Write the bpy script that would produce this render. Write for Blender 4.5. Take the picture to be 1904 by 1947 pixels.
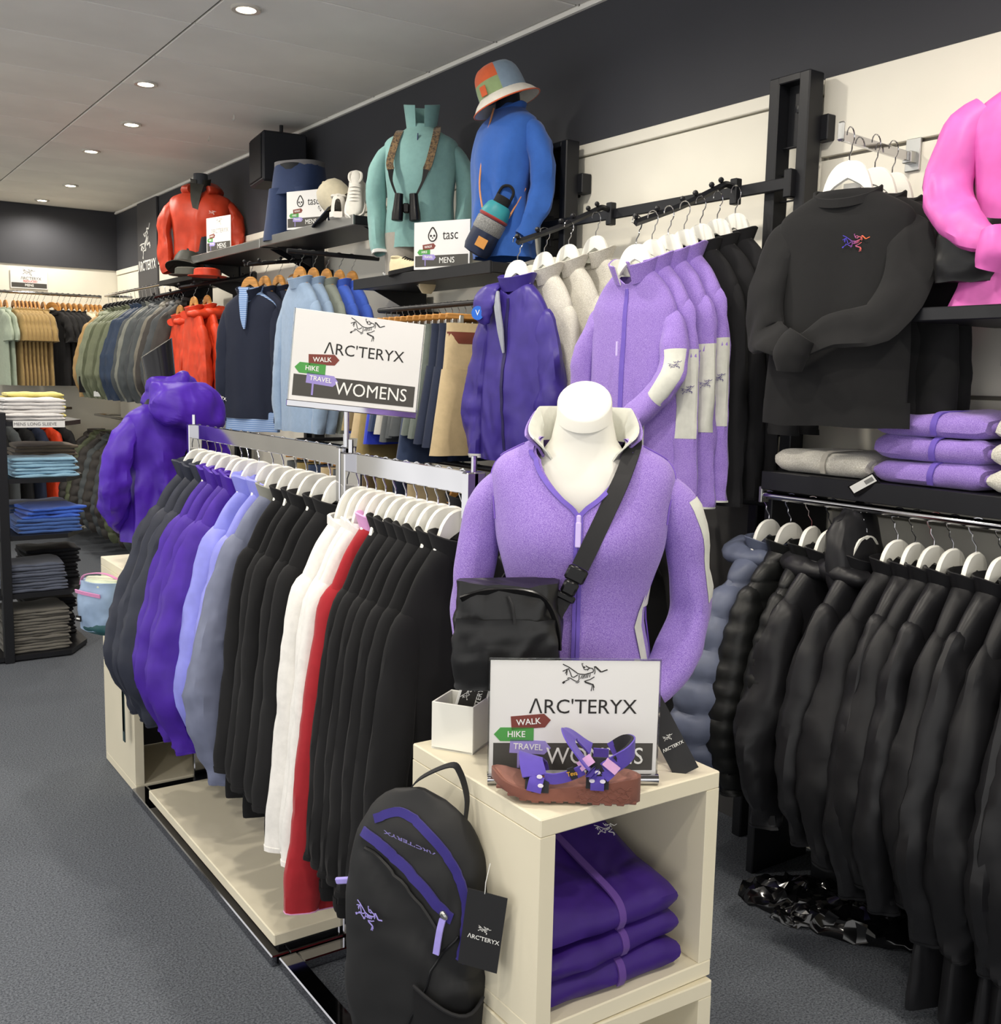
import bpy, bmesh, math, random
from mathutils import Vector, Matrix, noise
for _o in list(bpy.data.objects): bpy.data.objects.remove(_o)
SC = bpy.context.scene
COL = SC.collection
R = math.radians
PI = math.pi
# ------------------------------------------------------------------ camera, world, exposure
def _cam():
    yaw, pitch, roll = R(34.479), R(7.332), R(1.208)
    f = Vector((math.sin(yaw)*math.cos(pitch), math.cos(yaw)*math.cos(pitch), -math.sin(pitch)))
    r = Vector((math.cos(yaw), -math.sin(yaw), 0)); u = r.cross(f)
    r, u = r*math.cos(roll)+u*math.sin(roll), -r*math.sin(roll)+u*math.cos(roll)
    cd = bpy.data.cameras.new('camera'); co = bpy.data.objects.new('camera', cd); COL.objects.link(co)
    b = -f
    co.matrix_world = Matrix(((r.x,u.x,b.x,0),(r.y,u.y,b.y,0),(r.z,u.z,b.z,1.6),(0,0,0,1)))
    cd.sensor_fit = 'HORIZONTAL'; cd.sensor_width = 36; cd.lens = 36*1991/1904
    cd.clip_start = .05; cd.clip_end = 60
    SC.camera = co
_cam()
W = bpy.data.worlds.new('world'); SC.world = W; W.use_nodes = True
W.node_tree.nodes['Background'].inputs[0].default_value = (1, .985, .96, 1)
W.node_tree.nodes['Background'].inputs[1].default_value = 1.5
SC.view_settings.view_transform = 'Standard'
SC.view_settings.look = 'None'
SC.view_settings.gamma = 1
SC.view_settings.use_curve_mapping = False
SC.view_settings.exposure = 0.0
LAMP_W = 46.0
# ------------------------------------------------------------------ materials
def hx(s):
    s = s.lstrip('#'); o = []
    for i in (0, 2, 4):
        c = int(s[i:i+2], 16)/255
        o.append(c/12.92 if c <= .04045 else ((c+.055)/1.055)**2.4)
    return (*o, 1)
MATS = {}
def mat(key, col, rough=.8, metal=0, kind='plain', col2=None, scale=300, bump=.15, spec=.35, trans=0, emis=0):
    if key in MATS: return MATS[key]
    m = bpy.data.materials.new(key); m.use_nodes = True; nt = m.node_tree; N = nt.nodes; Lk = nt.links
    b = N['Principled BSDF']; c = hx(col) if isinstance(col, str) else col
    b.inputs['Base Color'].default_value = c
    b.inputs['Roughness'].default_value = rough; b.inputs['Metallic'].default_value = metal
    b.inputs['Specular IOR Level'].default_value = spec
    if trans:
        b.inputs['Transmission Weight'].default_value = trans
    if emis:
        b.inputs['Emission Color'].default_value = c; b.inputs['Emission Strength'].default_value = emis
    tc = N.new('ShaderNodeTexCoord')
    def nz(sc, det=2, ro=.6):
        n = N.new('ShaderNodeTexNoise'); n.inputs['Scale'].default_value = sc; n.inputs['Detail'].default_value = det
        n.inputs['Roughness'].default_value = ro; Lk.new(tc.outputs['Object'], n.inputs['Vector']); return n
    def ramp(src, c0, c1, p0=.35, p1=.65):
        r = N.new('ShaderNodeValToRGB'); r.color_ramp.elements[0].color = c0; r.color_ramp.elements[1].color = c1
        r.color_ramp.elements[0].position = p0; r.color_ramp.elements[1].position = p1
        Lk.new(src.outputs['Fac'], r.inputs['Fac']); Lk.new(r.outputs['Color'], b.inputs['Base Color'])
    def bmp(src, st, dist=.002):
        bp = N.new('ShaderNodeBump'); bp.inputs['Strength'].default_value = st; bp.inputs['Distance'].default_value = dist
        Lk.new(src.outputs['Fac'], bp.inputs['Height']); Lk.new(bp.outputs['Normal'], b.inputs['Normal'])
    def mul(k): return (min(c[0]*k,1), min(c[1]*k,1), min(c[2]*k,1), 1)
    if kind == 'fabric':
        ramp(nz(40, 3), mul(.95), mul(1.04)); bmp(nz(scale*3, 2), bump, .001)
        b.inputs['Sheen Weight'].default_value = .15 if max(c[:3]) > .06 else .02
    elif kind == 'nylon':
        ramp(nz(14, 2), mul(.9), mul(1.08))
        mp = N.new('ShaderNodeMapping'); mp.inputs['Scale'].default_value = (1, 1, .55); mp.inputs['Rotation'].default_value = (0, .5, 0)
        Lk.new(tc.outputs['Object'], mp.inputs['Vector'])
        n = N.new('ShaderNodeTexNoise'); n.noise_type = 'RIDGED_MULTIFRACTAL'; n.inputs['Scale'].default_value = 9; n.inputs['Detail'].default_value = 3; n.inputs['Roughness'].default_value = .45
        n.inputs['Distortion'].default_value = .8; Lk.new(mp.outputs['Vector'], n.inputs['Vector'])
        bmp(n, .85, .02)
    elif kind == 'heather':
        n = nz(scale, 3, .75); ramp(n, c, hx(col2), .40, .60); bmp(n, .35, .0015); b.inputs['Sheen Weight'].default_value = .2
    elif kind == 'carpet':
        n = nz(scale, 3, .8); ramp(n, c, hx(col2), .36, .64); bmp(n, .9, .006)
    elif kind == 'paint':
        ramp(nz(1.4, 3), mul(.95), mul(1.04)); bmp(nz(90, 2), .05, .001)
    elif kind == 'wood':
        n = N.new('ShaderNodeTexNoise'); mp = N.new('ShaderNodeMapping'); mp.inputs['Scale'].default_value = (6, 60, 60)
        Lk.new(tc.outputs['Object'], mp.inputs['Vector']); Lk.new(mp.outputs['Vector'], n.inputs['Vector'])
        n.inputs['Scale'].default_value = 1.5; ramp(n, mul(.75), mul(1.15))
    elif kind == 'stripe':
        w = N.new('ShaderNodeTexWave'); w.wave_type = 'BANDS'; w.bands_direction = 'Z'; w.inputs['Scale'].default_value = scale
        w.inputs['Distortion'].default_value = .3
        Lk.new(tc.outputs['Object'], w.inputs['Vector']); ramp(w, c, hx(col2), .45, .6)
    elif kind == 'metal':
        ramp(nz(3, 2), mul(.9), mul(1.05))
    MATS[key] = m
    return m
def fab(key, col, rough=.85, **k): return mat(key, col, rough, kind='fabric', **k)
def nyl(key, col, rough=.5, **k): return mat(key, col, rough, kind='nylon', **k)
CHROME = mat('chrome', '#c4c4c8', .08, 1, 'metal')
DARKCHROME = mat('dark_chrome', '#a9a9ae', .07, 1, 'metal')
STEEL = mat('brushed_steel', '#b9bab8', .35, 1, 'metal')
BLACKM = mat('black_powder_coat', '#191a1e', .42, 0, 'paint')
WHITEP = mat('white_hanger_plastic', '#efeee6', .45, 0, 'paint')
WOOD = mat('hanger_wood', '#c58d4a', .45, 0, 'wood')
CREAM = mat('cream_laminate', '#e6deC6', .5, 0, 'paint')
PRINTW = mat('white_print', '#eeeeea', .6)
PRINTK = mat('black_print', '#2a2826', .6)
BANDG = mat('dark_grey_print', '#4a4844', .5)
CARD = mat('sign_card', '#e6e5e3', .45, 0, 'paint')
ACRYL = mat('clear_acrylic', '#f2f6f6', .03, 0, 'plain', trans=1, spec=.5)
# ------------------------------------------------------------------ mesh helpers
class MB:
    def __init__(s): s.v = []; s.f = []
    def add(s, vs, fs):
        o = len(s.v); s.v += [tuple(v) for v in vs]; s.f += [tuple(i+o for i in f) for f in fs]; return s
    def box(s, c, d, M=None, b=0):
        hx_, hy_, hz_ = d[0]/2, d[1]/2, d[2]/2
        b = min(b, hx_*.9, hy_*.9, hz_*.9)
        if b <= 0:
            vs = [Vector((x*hx_, y*hy_, z*hz_)) for x in (-1, 1) for y in (-1, 1) for z in (-1, 1)]
            fs = [(0,1,3,2),(4,6,7,5),(0,4,5,1),(2,3,7,6),(0,2,6,4),(1,5,7,3)]
        else:
            vs = []; idx = {}
            for x in (-1, 1):
                for y in (-1, 1):
                    for z in (-1, 1):
                        for a in range(3):
                            p = [x*(hx_-b), y*(hy_-b), z*(hz_-b)]; p[a] += (x, y, z)[a]*b
                            idx[(x,y,z,a)] = len(vs); vs.append(Vector(p))
            fs = []
            for a in range(3):
                o = [i for i in range(3) if i != a]
                for sg in (-1, 1):
                    q = []
                    for (i, j) in ((-1,-1),(1,-1),(1,1),(-1,1)):
                        k = [0,0,0]; k[a] = sg; k[o[0]] = i; k[o[1]] = j; q.append(idx[(*k, a)])
                    fs.append(tuple(q) if (sg > 0) == (a != 1) else tuple(q[::-1]))
                for i in (-1, 1):
                    for j in (-1, 1):
                        k1 = [0,0,0]; k1[o[0]] = i; k1[o[1]] = j; k2 = list(k1); k1[a] = -1; k2[a] = 1
                        q = (idx[(*k1,o[0])], idx[(*k2,o[0])], idx[(*k2,o[1])], idx[(*k1,o[1])])
                        fs.append(q)
            for x in (-1, 1):
                for y in (-1, 1):
                    for z in (-1, 1): fs.append((idx[(x,y,z,0)], idx[(x,y,z,1)], idx[(x,y,z,2)]))
        cv = Vector(c)
        vs = [((M @ v) if M else v)+cv for v in vs]
        return s.add(vs, fs)
    def loft(s, rings, closed=True, cap0=False, cap1=False):
        n = len(rings[0]); o = len(s.v); fs = []
        for r in rings: s.v += [tuple(p) for p in r]
        m = n if closed else n-1
        for i in range(len(rings)-1):
            for k in range(m):
                a = o+i*n+k; b = o+i*n+(k+1) % n
                s.f.append((a, b, b+n, a+n))
        if cap0: s.f.append(tuple(o+k for k in range(n))[::-1])
        if cap1: s.f.append(tuple(o+(len(rings)-1)*n+k for k in range(n)))
        return s
    def tube(s, path, rad, n=10, cap=True, sub=0, ref=None, disp=None, p=2.0):
        P = [Vector(q) for q in path]
        rr = rad if isinstance(rad, (list, tuple)) else [rad]*len(P)
        rr = [(q, q) if not isinstance(q, (list, tuple)) else tuple(q) for q in rr]
        if sub:
            Q = cr([tuple(P[i])+rr[i] for i in range(len(P))], sub)
            P = [Vector(q[:3]) for q in Q]; rr = [q[3:5] for q in Q]
        rings = []; up = Vector(ref) if ref else None
        for i, c in enumerate(P):
            t = (P[min(i+1, len(P)-1)]-P[max(i-1, 0)]).normalized()
            if up is None:
                up = Vector((0, 0, 1)) if abs(t.z) < .9 else Vector((0, 1, 0))
            a = up - t*up.dot(t)
            if a.length < 1e-5: a = t.orthogonal()
            a.normalize(); bb = t.cross(a)
            if not ref: up = a
            ring = []
            for k in range(n):
                g = 2*PI*k/n; cc, ss = math.cos(g), math.sin(g)
                if p != 2: cc = math.copysign(abs(cc)**(2/p), cc); ss = math.copysign(abs(ss)**(2/p), ss)
                w = a*(cc*rr[i][0])+bb*(ss*rr[i][1]); q = c+w
                if disp: q = q+w.normalized()*disp(q, i/(len(P)-1))
                ring.append(q)
            rings.append(ring)
        return s.loft(rings, True, cap, cap)
    def lathe(s, prof, n=24, c=(0,0,0), sx=1, sy=1, M=None):
        rings = []
        cv = Vector(c)
        for (r, z) in prof:
            ring = []
            for k in range(n):
                v = Vector((r*math.cos(2*PI*k/n)*sx, r*math.sin(2*PI*k/n)*sy, z)); ring.append(((M @ v) if M else v)+cv)
            rings.append(ring)
        return s.loft(rings, True, prof[0][0] > 1e-6, prof[-1][0] > 1e-6)
    def prism(s, poly, t, M=None, c=(0,0,0)):
        # polygon in local XZ, thickness along Y (centred)
        n = len(poly); cv = Vector(c); vs = []
        for y in (-t/2, t/2):
            for (x, z) in poly:
                v = Vector((x, y, z)); vs.append(((M @ v) if M else v)+cv)
        fs = [tuple(range(n)), tuple(range(2*n-1, n-1, -1))]
        for k in range(n): fs.append((k, k+n, (k+1) % n+n, (k+1) % n))
        return s.add(vs, fs)
    def ribbon(s, path, side, w, t, sub=0):
        # flat strap: path points, side direction(s) (width), thickness t
        P = [Vector(q) for q in path]
        S = [Vector(q) for q in side] if isinstance(side[0], (list, tuple, Vector)) else [Vector(side)]*len(P)
        if sub:
            Q = cr([tuple(P[i])+tuple(S[i]) for i in range(len(P))], sub); P = [Vector(q[:3]) for q in Q]; S = [Vector(q[3:6]) for q in Q]
        rings = []
        for i, c in enumerate(P):
            tg = (P[min(i+1, len(P)-1)]-P[max(i-1, 0)]).normalized()
            sd = S[i]-tg*S[i].dot(tg); sd.normalize(); nn = tg.cross(sd)
            if isinstance(w, (list, tuple)):
                f_ = i/(len(P)-1)*(len(w)-1); j_ = min(int(f_), len(w)-2); ww = w[j_]+(w[j_+1]-w[j_])*(f_-j_)
            else: ww = w
            rings.append([c+sd*ww/2+nn*t/2, c-sd*ww/2+nn*t/2, c-sd*ww/2-nn*t/2, c+sd*ww/2-nn*t/2])
        return s.loft(rings, True, True, True)
    def grid(s, fn, nu, nv, closed=False):
        rings = [[fn(i/(nu-1), k/(nv-1) if not closed else k/nv) for k in range(nv)] for i in range(nu)]
        return s.loft(rings, closed)
    def xf(s, M):
        s.v = [tuple(M @ Vector(v)) for v in s.v]; return s
def cr(P, m):
    out = []; n = len(P); d = len(P[0])
    for i in range(n-1):
        p0 = P[max(i-1, 0)]; p1 = P[i]; p2 = P[i+1]; p3 = P[min(i+2, n-1)]
        for j in range(m):
            t = j/m
            out.append(tuple(.5*((2*p1[k])+(-p0[k]+p2[k])*t+(2*p0[k]-5*p1[k]+4*p2[k]-p3[k])*t*t+(-p0[k]+3*p1[k]-3*p2[k]+p3[k])*t**3) for k in range(d)))
    out.append(tuple(P[-1])); return out
def interp(P, x):
    # piecewise smooth interpolation of tuples keyed by first element (ascending)
    if x <= P[0][0]: return P[0][1:]
    for i in range(len(P)-1):
        if x <= P[i+1][0]:
            t = (x-P[i][0])/(P[i+1][0]-P[i][0])
            p0 = P[max(i-1,0)]; p1 = P[i]; p2 = P[i+1]; p3 = P[min(i+2,len(P)-1)]
            return tuple(.5*((2*p1[k])+(-p0[k]+p2[k])*t+(2*p0[k]-5*p1[k]+4*p2[k]-p3[k])*t*t+(-p0[k]+3*p1[k]-3*p2[k]+p3[k])*t**3) for k in range(1, len(P[0])))
    return P[-1][1:]
def nz3(x, y, z): return noise.noise(Vector((x, y, z)))
def mesh_of(name, mb, m, smooth=True, ang=40):
    me = bpy.data.meshes.new(name); me.from_pydata([tuple(v) for v in mb.v], [], mb.f); me.update()
    bm = bmesh.new(); bm.from_mesh(me); bmesh.ops.recalc_face_normals(bm, faces=bm.faces[:]); bm.to_mesh(me); bm.free()
    if m: me.materials.append(m)
    if smooth:
        me.shade_smooth()
        try: me.set_sharp_from_angle(angle=R(ang))
        except Exception: pass
    return me
def ob(name, mb, m, parent=None, loc=(0,0,0), rz=0, smooth=True, ang=40, label=None, rot=None):
    me = mb if isinstance(mb, bpy.types.Mesh) else mesh_of(name, mb, m, smooth, ang)
    o = bpy.data.objects.new(name, me); COL.objects.link(o); o.location = loc
    o.rotation_euler = rot if rot else (0, 0, rz)
    if parent: o.parent = parent
    if label: o['label'] = label
    return o
def tag(o, label, cat, group=None):
    o['label'] = label; o['category'] = cat
    if group: o['group'] = group
    return o
def thing(name, label, cat, loc=(0,0,0), rz=0, group=None, rot=None):
    o = bpy.data.objects.new(name, None); COL.objects.link(o); o.empty_display_size = .05
    o.location = loc; o.rotation_euler = rot if rot else (0, 0, rz)
    return tag(o, label, cat, group)
def struct(o): o['kind'] = 'structure'; return o
def dup(root, loc, rz=0, label=None, group=None, scale=None, rot=None):
    r = root.copy(); COL.objects.link(r); r.location = loc; r.rotation_euler = rot if rot else (0, 0, rz)
    if scale: r.scale = scale
    if label: r['label'] = label
    if group: r['group'] = group
    for ch in root.children:
        c = ch.copy(); COL.objects.link(c); c.parent = r
        for g in ch.children:
            d = g.copy(); COL.objects.link(d); d.parent = c
    return r
def face(dx, dy): return math.atan2(dx, -dy)
ORD = ['first','second','third','fourth','fifth','sixth','seventh','eighth','ninth','tenth','eleventh','twelfth','thirteenth','fourteenth','fifteenth','sixteenth','seventeenth','eighteenth','nineteenth','twentieth']
# ------------------------------------------------------------------ lettering and emblem
_tx = {}
def text_me(s, m, size=1, bold=0, ext=.0):
    k = (s, m.name, bold)
    if k not in _tx:
        cu = bpy.data.curves.new('lettering', 'FONT'); cu.body = s; cu.align_x = 'CENTER'; cu.align_y = 'CENTER'; cu.size = 1
        cu.resolution_u = 3; cu.offset = bold; cu.extrude = .004
        to = bpy.data.objects.new('lettering_tmp', cu); COL.objects.link(to)
        dg = bpy.context.evaluated_depsgraph_get()
        me = bpy.data.meshes.new_from_object(to.evaluated_get(dg)); me.materials.clear(); me.materials.append(m)
        bpy.data.objects.remove(to); bpy.data.curves.remove(cu)
        # to XZ plane facing -Y
        for v in me.vertices: v.co = (v.co.x, -v.co.z, v.co.y)
        _tx[k] = me
    return _tx[k]
def lettering(s, m, parent, loc, size, sx=1, rot=(0,0,0), bold=0, name='lettering'):
    o = bpy.data.objects.new(name, text_me(s, m, bold=bold)); COL.objects.link(o); o.parent = parent
    o.location = loc; o.scale = (size*sx, size, size); o.rotation_euler = rot; return o
STROKES = [
 ([(185,230),(380,325),(560,450),(680,540),(760,565),(930,575),(1080,530),(1200,490),(1212,430),(1180,370),(1090,355),(1030,330),(945,280)],30),
 ([(860,210),(815,200),(830,250),(870,340),(900,400),(940,415),(1010,400),(1070,365)],24),
 ([(1010,445),(1030,405),(1075,365)],20),([(880,305),(925,350)],40),
 ([(185,470),(330,400),(395,375)],26),([(275,550),(320,420)],22),([(315,605),(335,410)],26),
 ([(385,400),(440,520),(490,660),(560,675),(690,590)],28),
 ([(345,720),(390,690),(440,700),(590,795),(680,815),(735,760),(740,600)],26),
 ([(625,850),(690,865),(750,810)],22),([(415,735),(270,810)],24),([(265,820),(190,880)],62),
 ([(845,600),(785,720)],22),([(895,600),(840,720)],22),([(930,600),(895,715)],22),([(985,585),(955,700)],22),([(1040,560),(1010,690)],22),([(1105,550),(1085,665)],22),
 ([(1245,560),(1265,490),(1235,300),(1280,300),(1475,480)],26),([(1250,310),(1440,492),(1500,485)],22),([(1490,485),(1590,440),(1680,410)],36),
 ([(1250,655),(1110,745),(910,810),(945,852),(1190,935),(1150,1140)],26),([(925,800),(965,828),(1210,910),(1232,1120)],24),([(1215,915),(1255,1025)],26)]
_lg = {}
def emblem_me(m, wk=1.0):
    k = (m.name, wk)
    if k in _lg: return _lg[k]
    mb = MB()
    for pts, w in STROKES:
        P = [Vector(((x-925)/1500, 0, -(y-670)/1500)) for x, y in pts]; hw = w/3000*wk
        L_, R_ = [], []
        for i, c in enumerate(P):
            t = (P[min(i+1, len(P)-1)]-P[max(i-1, 0)]).normalized(); nn = Vector((-t.z, 0, t.x))
            L_.append(c+nn*hw); R_.append(c-nn*hw)
        rings = [[L_[i]+Vector((0,-.004,0)), R_[i]+Vector((0,-.004,0)), R_[i]+Vector((0,.004,0)), L_[i]+Vector((0,.004,0))] for i in range(len(P))]
        mb.loft(rings, True, True, True)
    _lg[k] = mesh_of('emblem', mb, m, False); return _lg[k]
def emblem(m, parent, loc, width, rot=(0,0,0), wk=1.0, sy=1):
    o = bpy.data.objects.new('bird_emblem', emblem_me(m, wk)); COL.objects.link(o); o.parent = parent
    o.location = loc; o.scale = (width, width*sy, width); o.rotation_euler = rot; return o
# ------------------------------------------------------------------ hangers
def hanger_mb(k=1.0, t0=.012, t1=.012):
    mb = MB(); rings = []; n = 26
    top = [(0,0),(.02,-.002),(.04,-.012),(.056,-.034),(.066,-.062),(.080,-.115),(.10,-.175),(.12,-.215)]
    bot = [(0,-.050),(.02,-.060),(.04,-.072),(.056,-.090),(.066,-.108),(.080,-.140),(.10,-.190),(.12,-.225)]
    for i in range(n+1):
        x = -.12+.24*i/n; a = abs(x); zt = interp(top, a)[0]*k; zb = interp(bot, a)[0]*k; y = t0+(t1-t0)*(a/.12)
        rings.append([Vector((x,-y/2,zt-.004)), Vector((x,0,zt)), Vector((x,y/2,zt-.004)), Vector((x,y/2,zb+.004)), Vector((x,0,zb)), Vector((x,-y/2,zb+.004))])
    return mb.loft(rings, True, True, True)
def hook_mb(h=.04, r=.024, ropen=.004):
    # shank rises from the hanger, bends aside, loops over the rail; rail top sits at z = h+2r-... inside the loop
    P = [(0,0,-.012),(0,0,h*.35),(0,.012,h*.75)]
    c = (0, 0, h+r)
    for k in range(15):
        a = R(-60+k*17.5)
        P.append((0, c[1]+r*math.cos(a), c[2]+r*math.sin(a)))
    return MB().tube(P, .0019, 6)
_hp = {}
HANGN = [0]
def hanger(kind, loc, rz, label, group, tilt=0):
    k = kind
    if k not in _hp:
        if kind == 'white': m, me = WHITEP, hanger_mb()
        elif kind == 'black': m, me = BLACKM, hanger_mb(.95, .010, .012)
        elif kind == 'wood': m, me = WOOD, hanger_mb(.95, .012, .018)
        _hp[k] = (mesh_of('hanger_body', me, m), mesh_of('hook', hook_mb(), CHROME))
    t = thing('clothes_hanger', label, 'hanger', loc, rz, group, rot=(0, tilt, rz) if tilt else None)
    ob('body', _hp[k][0], None, t); ob('hook', _hp[k][1], None, t)
    return t
HANG_H = .04+2*.024-.002      # height of hook crown above hanger top
# ------------------------------------------------------------------ garments
def srad(a, p): 
    c, s = math.cos(a), math.sin(a)
    return math.copysign(abs(c)**(2/p), c), math.copysign(abs(s)**(2/p), s)
class Body:
    """torso surface P(v,u): v 0 (neck) .. 1 (hem), u angle 0..1, u=.75 is the front (-y)"""
    def __init__(s, ctrl, p=2.1, wr=.006, seed=0, quilt=0, qa=.012, dip=0, wave=.006, fold=1.0, open_to=None, gap=0):
        s.c = ctrl; s.p = p; s.wr = wr; s.seed = seed; s.q = quilt; s.qa = qa; s.dip = dip; s.wave = wave; s.fold = fold; s.open_to = open_to; s.gap = gap; s.drape = 0 if quilt else 1; s.cf = min(1, max(0, (wr-.006)/.004))
        zs = [c[0] for c in ctrl]; L = [0]
        for i in range(1, len(ctrl)):
            L.append(L[-1]+math.hypot(ctrl[i][0]-ctrl[i-1][0], ctrl[i][1]-ctrl[i-1][1]))
        s.key = [(L[i]/L[-1],)+tuple(ctrl[i]) for i in range(len(ctrl))]
    def P(s, v, u, off=0):
        z, hx_, hy_, cy = interp(s.key, v)
        a = 2*PI*u; c, n_ = srad(a, s.p)
        x, y = hx_*c, hy_*n_
        g = min(1, max(0, (v-.12)*4))
        w = s.wr*g*(nz3(x*9+s.seed*7.1, y*9, z*3.2*s.fold+s.seed)*1.3+.6*nz3(x*24+s.seed, y*24+3, z*7))
        w += s.wr*.9*s.cf*s.drape*g*(.38-abs(nz3(x*12+s.seed*2.3, y*6, (z+x*.5)*10)))
        w += s.wr*.9*s.drape*min(1, max(0, (v-.25)*2))*math.sin(7*a+s.seed*1.7+4*nz3(z*1.3, s.seed, a*.4))
        if s.q:
            ph = (z % s.q)/s.q; w += s.qa*(math.sin(PI*ph)**.5-.5)
        r = math.hypot(x, y)+1e-6
        k = 1+(w+off)/r
        if s.dip and n_ < 0:
            dz = s.dip*max(0, 1-abs(x)/.075)*max(0, 1-v*7); z -= dz
        z += s.wave*max(0, v-.9)*10*nz3(x*8+s.seed, y*8, 1.7)
        return Vector((x*k, y*k+cy, z))
    def mesh(s, nu=34, nv=36):
        rings = [[s.P(i/(nu-1), k/nv) for k in range(nv)] for i in range(nu)]
        last = rings[-1]; cx = sum((p for p in last), Vector())/nv
        rings.append([cx+(p-cx)*.94+Vector((0,0,.004)) for p in last]); rings.append([cx+(p-cx)*.90+Vector((0,0,.06)) for p in last])
        return MB().loft(rings)
    def patch(s, v0, v1, u0, u1, off=.002, nu=8, nv=6):
        top = [[s.P(v0+(v1-v0)*i/(nu-1), u0+(u1-u0)*k/(nv-1), off) for k in range(nv)] for i in range(nu)]
        mb = MB().loft(top, False)
        lo = [[s.P(v0+(v1-v0)*i/(nu-1), u0+(u1-u0)*k/(nv-1), -.004) for k in range(nv)] for i in range(nu)]
        # skirts
        def edge(a, b): mb.loft([a, b], False)
        edge(top[0], lo[0]); edge(top[-1], lo[-1]); edge([r[0] for r in top], [r[0] for r in lo]); edge([r[-1] for r in top], [r[-1] for r in lo])
        return mb
    def v_at(s, z):
        for i in range(len(s.key)-1):
            if s.key[i][1] >= z >= s.key[i+1][1]:
                t = (z-s.key[i][1])/(s.key[i+1][1]-s.key[i][1]+1e-9); return s.key[i][0]+t*(s.key[i+1][0]-s.key[i][0])
        return 1.0
def jacket_ctrl(sh, L, hw, dp, neck=.07, nz_=-.085, tip=-.20, waist=None):
    w = waist if waist else (sh+hw)/2
    return [(nz_+.004, neck*.96, .040, 0), (nz_, neck, .043, 0), (nz_-(nz_-tip)*.42, neck+(sh-neck)*.52, dp*.85, 0), (tip+.014, sh-.012, dp*.85, 0), (tip-.022, sh+.002, dp*.95, 0),
            (tip-.12, sh+.006, dp, 0), (-(L*.6), w, dp*1.05, 0), (-L+.06, hw, dp*1.05, 0), (-L, hw, dp, 0)]
class Sleeve:
    def __init__(s, pts, rads, wr=.006, seed=0, quilt=0, qa=.01, n=16, sub=6):
        s.Q = cr([tuple(pts[i])+(rads[i] if isinstance(rads[i], tuple) else (rads[i], rads[i])) for i in range(len(pts))], sub)
        s.wr = wr; s.seed = seed; s.q = quilt; s.qa = qa; s.n = n
        s.cf = min(1, max(0, (wr-.006)/.004)); s.A = []; up = Vector((1, 0, 0)); Q = s.Q
        for i in range(len(Q)):
            tg = (Vector(Q[min(i+1,len(Q)-1)][:3])-Vector(Q[max(i-1,0)][:3])).normalized()
            up = up-tg*up.dot(tg)
            if up.length < 1e-4: up = tg.orthogonal()
            up.normalize(); s.A.append((up.copy(), tg))
    def P(s, t, u, off=0):
        f = t*(len(s.Q)-1); i = min(int(f), len(s.Q)-2); w = f-i
        A, B = s.Q[i], s.Q[i+1]
        c = Vector(A[:3]).lerp(Vector(B[:3]), w); ra = A[3]+(B[3]-A[3])*w; rb = A[4]+(B[4]-A[4])*w
        a = s.A[i][0].lerp(s.A[i+1][0], w).normalized(); tg = s.A[i][1].lerp(s.A[i+1][1], w).normalized(); b = tg.cross(a)
        g = 2*PI*u; d = a*(math.cos(g)*ra)+b*(math.sin(g)*rb); q = c+d
        nrm = (a*(math.cos(g)/max(ra,1e-4))+b*(math.sin(g)/max(rb,1e-4))).normalized()
        ww = s.wr*(nz3(q.x*11+s.seed*3.3, q.y*11, q.z*9+s.seed)*1.2+.7*nz3(q.x*26, q.y*26+s.seed, q.z*20))*min(1, t*5+.1)
        if not s.q: ww += s.wr*1.1*s.cf*min(1, t*3)*(.38-abs(nz3(q.x*13+s.seed, q.y*13, (q.z+q.x*.6)*13)))
        if not s.q: ww += s.wr*.7*min(1, t*2)*math.sin(3*g+s.seed+5*nz3(t*2.2, s.seed, .3))
        if s.q:
            ph = ((q.z) % s.q)/s.q; ww += s.qa*(math.sin(PI*ph)**.5-.5)
        return q+nrm*(ww+off)
    def mesh(s, nt=30):
        rings = [[s.P(i/(nt-1), k/s.n) for k in range(s.n)] for i in range(nt)]
        last = rings[-1]; c = sum(last, Vector())/s.n; d = (c-sum(rings[-3], Vector())/s.n).normalized()
        rings.append([c+(p-c)*.88-d*.002 for p in last]); rings.append([c+(p-c)*.82-d*.04 for p in last])
        return MB().loft(rings, True, True, True)
    def band(s, t0, t1, off=.003, nt=5, u0=0, u1=1):
        full = u1-u0 > .99
        if full:
            rings = [[s.P(t0+(t1-t0)*i/(nt-1), k/s.n, off) for k in range(s.n)] for i in range(nt)]
            rings = [[s.P(t0, k/s.n, -.004) for k in range(s.n)]]+rings+[[s.P(t1, k/s.n, -.006) for k in range(s.n)]]
            return MB().loft(rings, True, False, False)
        m = 8
        rings = [[s.P(t0+(t1-t0)*i/(nt-1), u0+(u1-u0)*k/(m-1), off*(0 if (i in (0,nt-1) or k in (0,m-1)) else 1)+.0006) for k in range(m)] for i in range(nt)]
        return MB().loft(rings, False)
def collar_mb(rx=.070, ry=.046, z0=-.098, h=.05, lean=.012, gap=0, t=.006, fdrop=.02, n=30, spread=0, cy=0):
    """stand collar: strip round the neck, optional gap (radians, half) at the front"""
    rings = []
    a0 = -PI/2+gap; a1 = 3*PI/2-gap
    for i in range(n+1):
        a = a0+(a1-a0)*i/n; c, s_ = math.cos(a), math.sin(a)
        fr = max(0, -s_)            # front-ness
        zb = z0-fdrop*fr; rr = 1+spread*fr
        B = Vector((rx*c*rr, ry*s_*rr+cy, zb)); nn = Vector((c*ry, s_*rx, 0)).normalized()
        T = B+nn*lean*(1+spread*3*fr)+Vector((0, 0, h))
        B2 = B-nn*.004
        rings.append([B2+nn*t/2, T+nn*t/2, T+Vector((0,0,t*.4)), T-nn*t/2, B2-nn*t/2])
    return MB().loft(rings, True, True, True)
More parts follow.
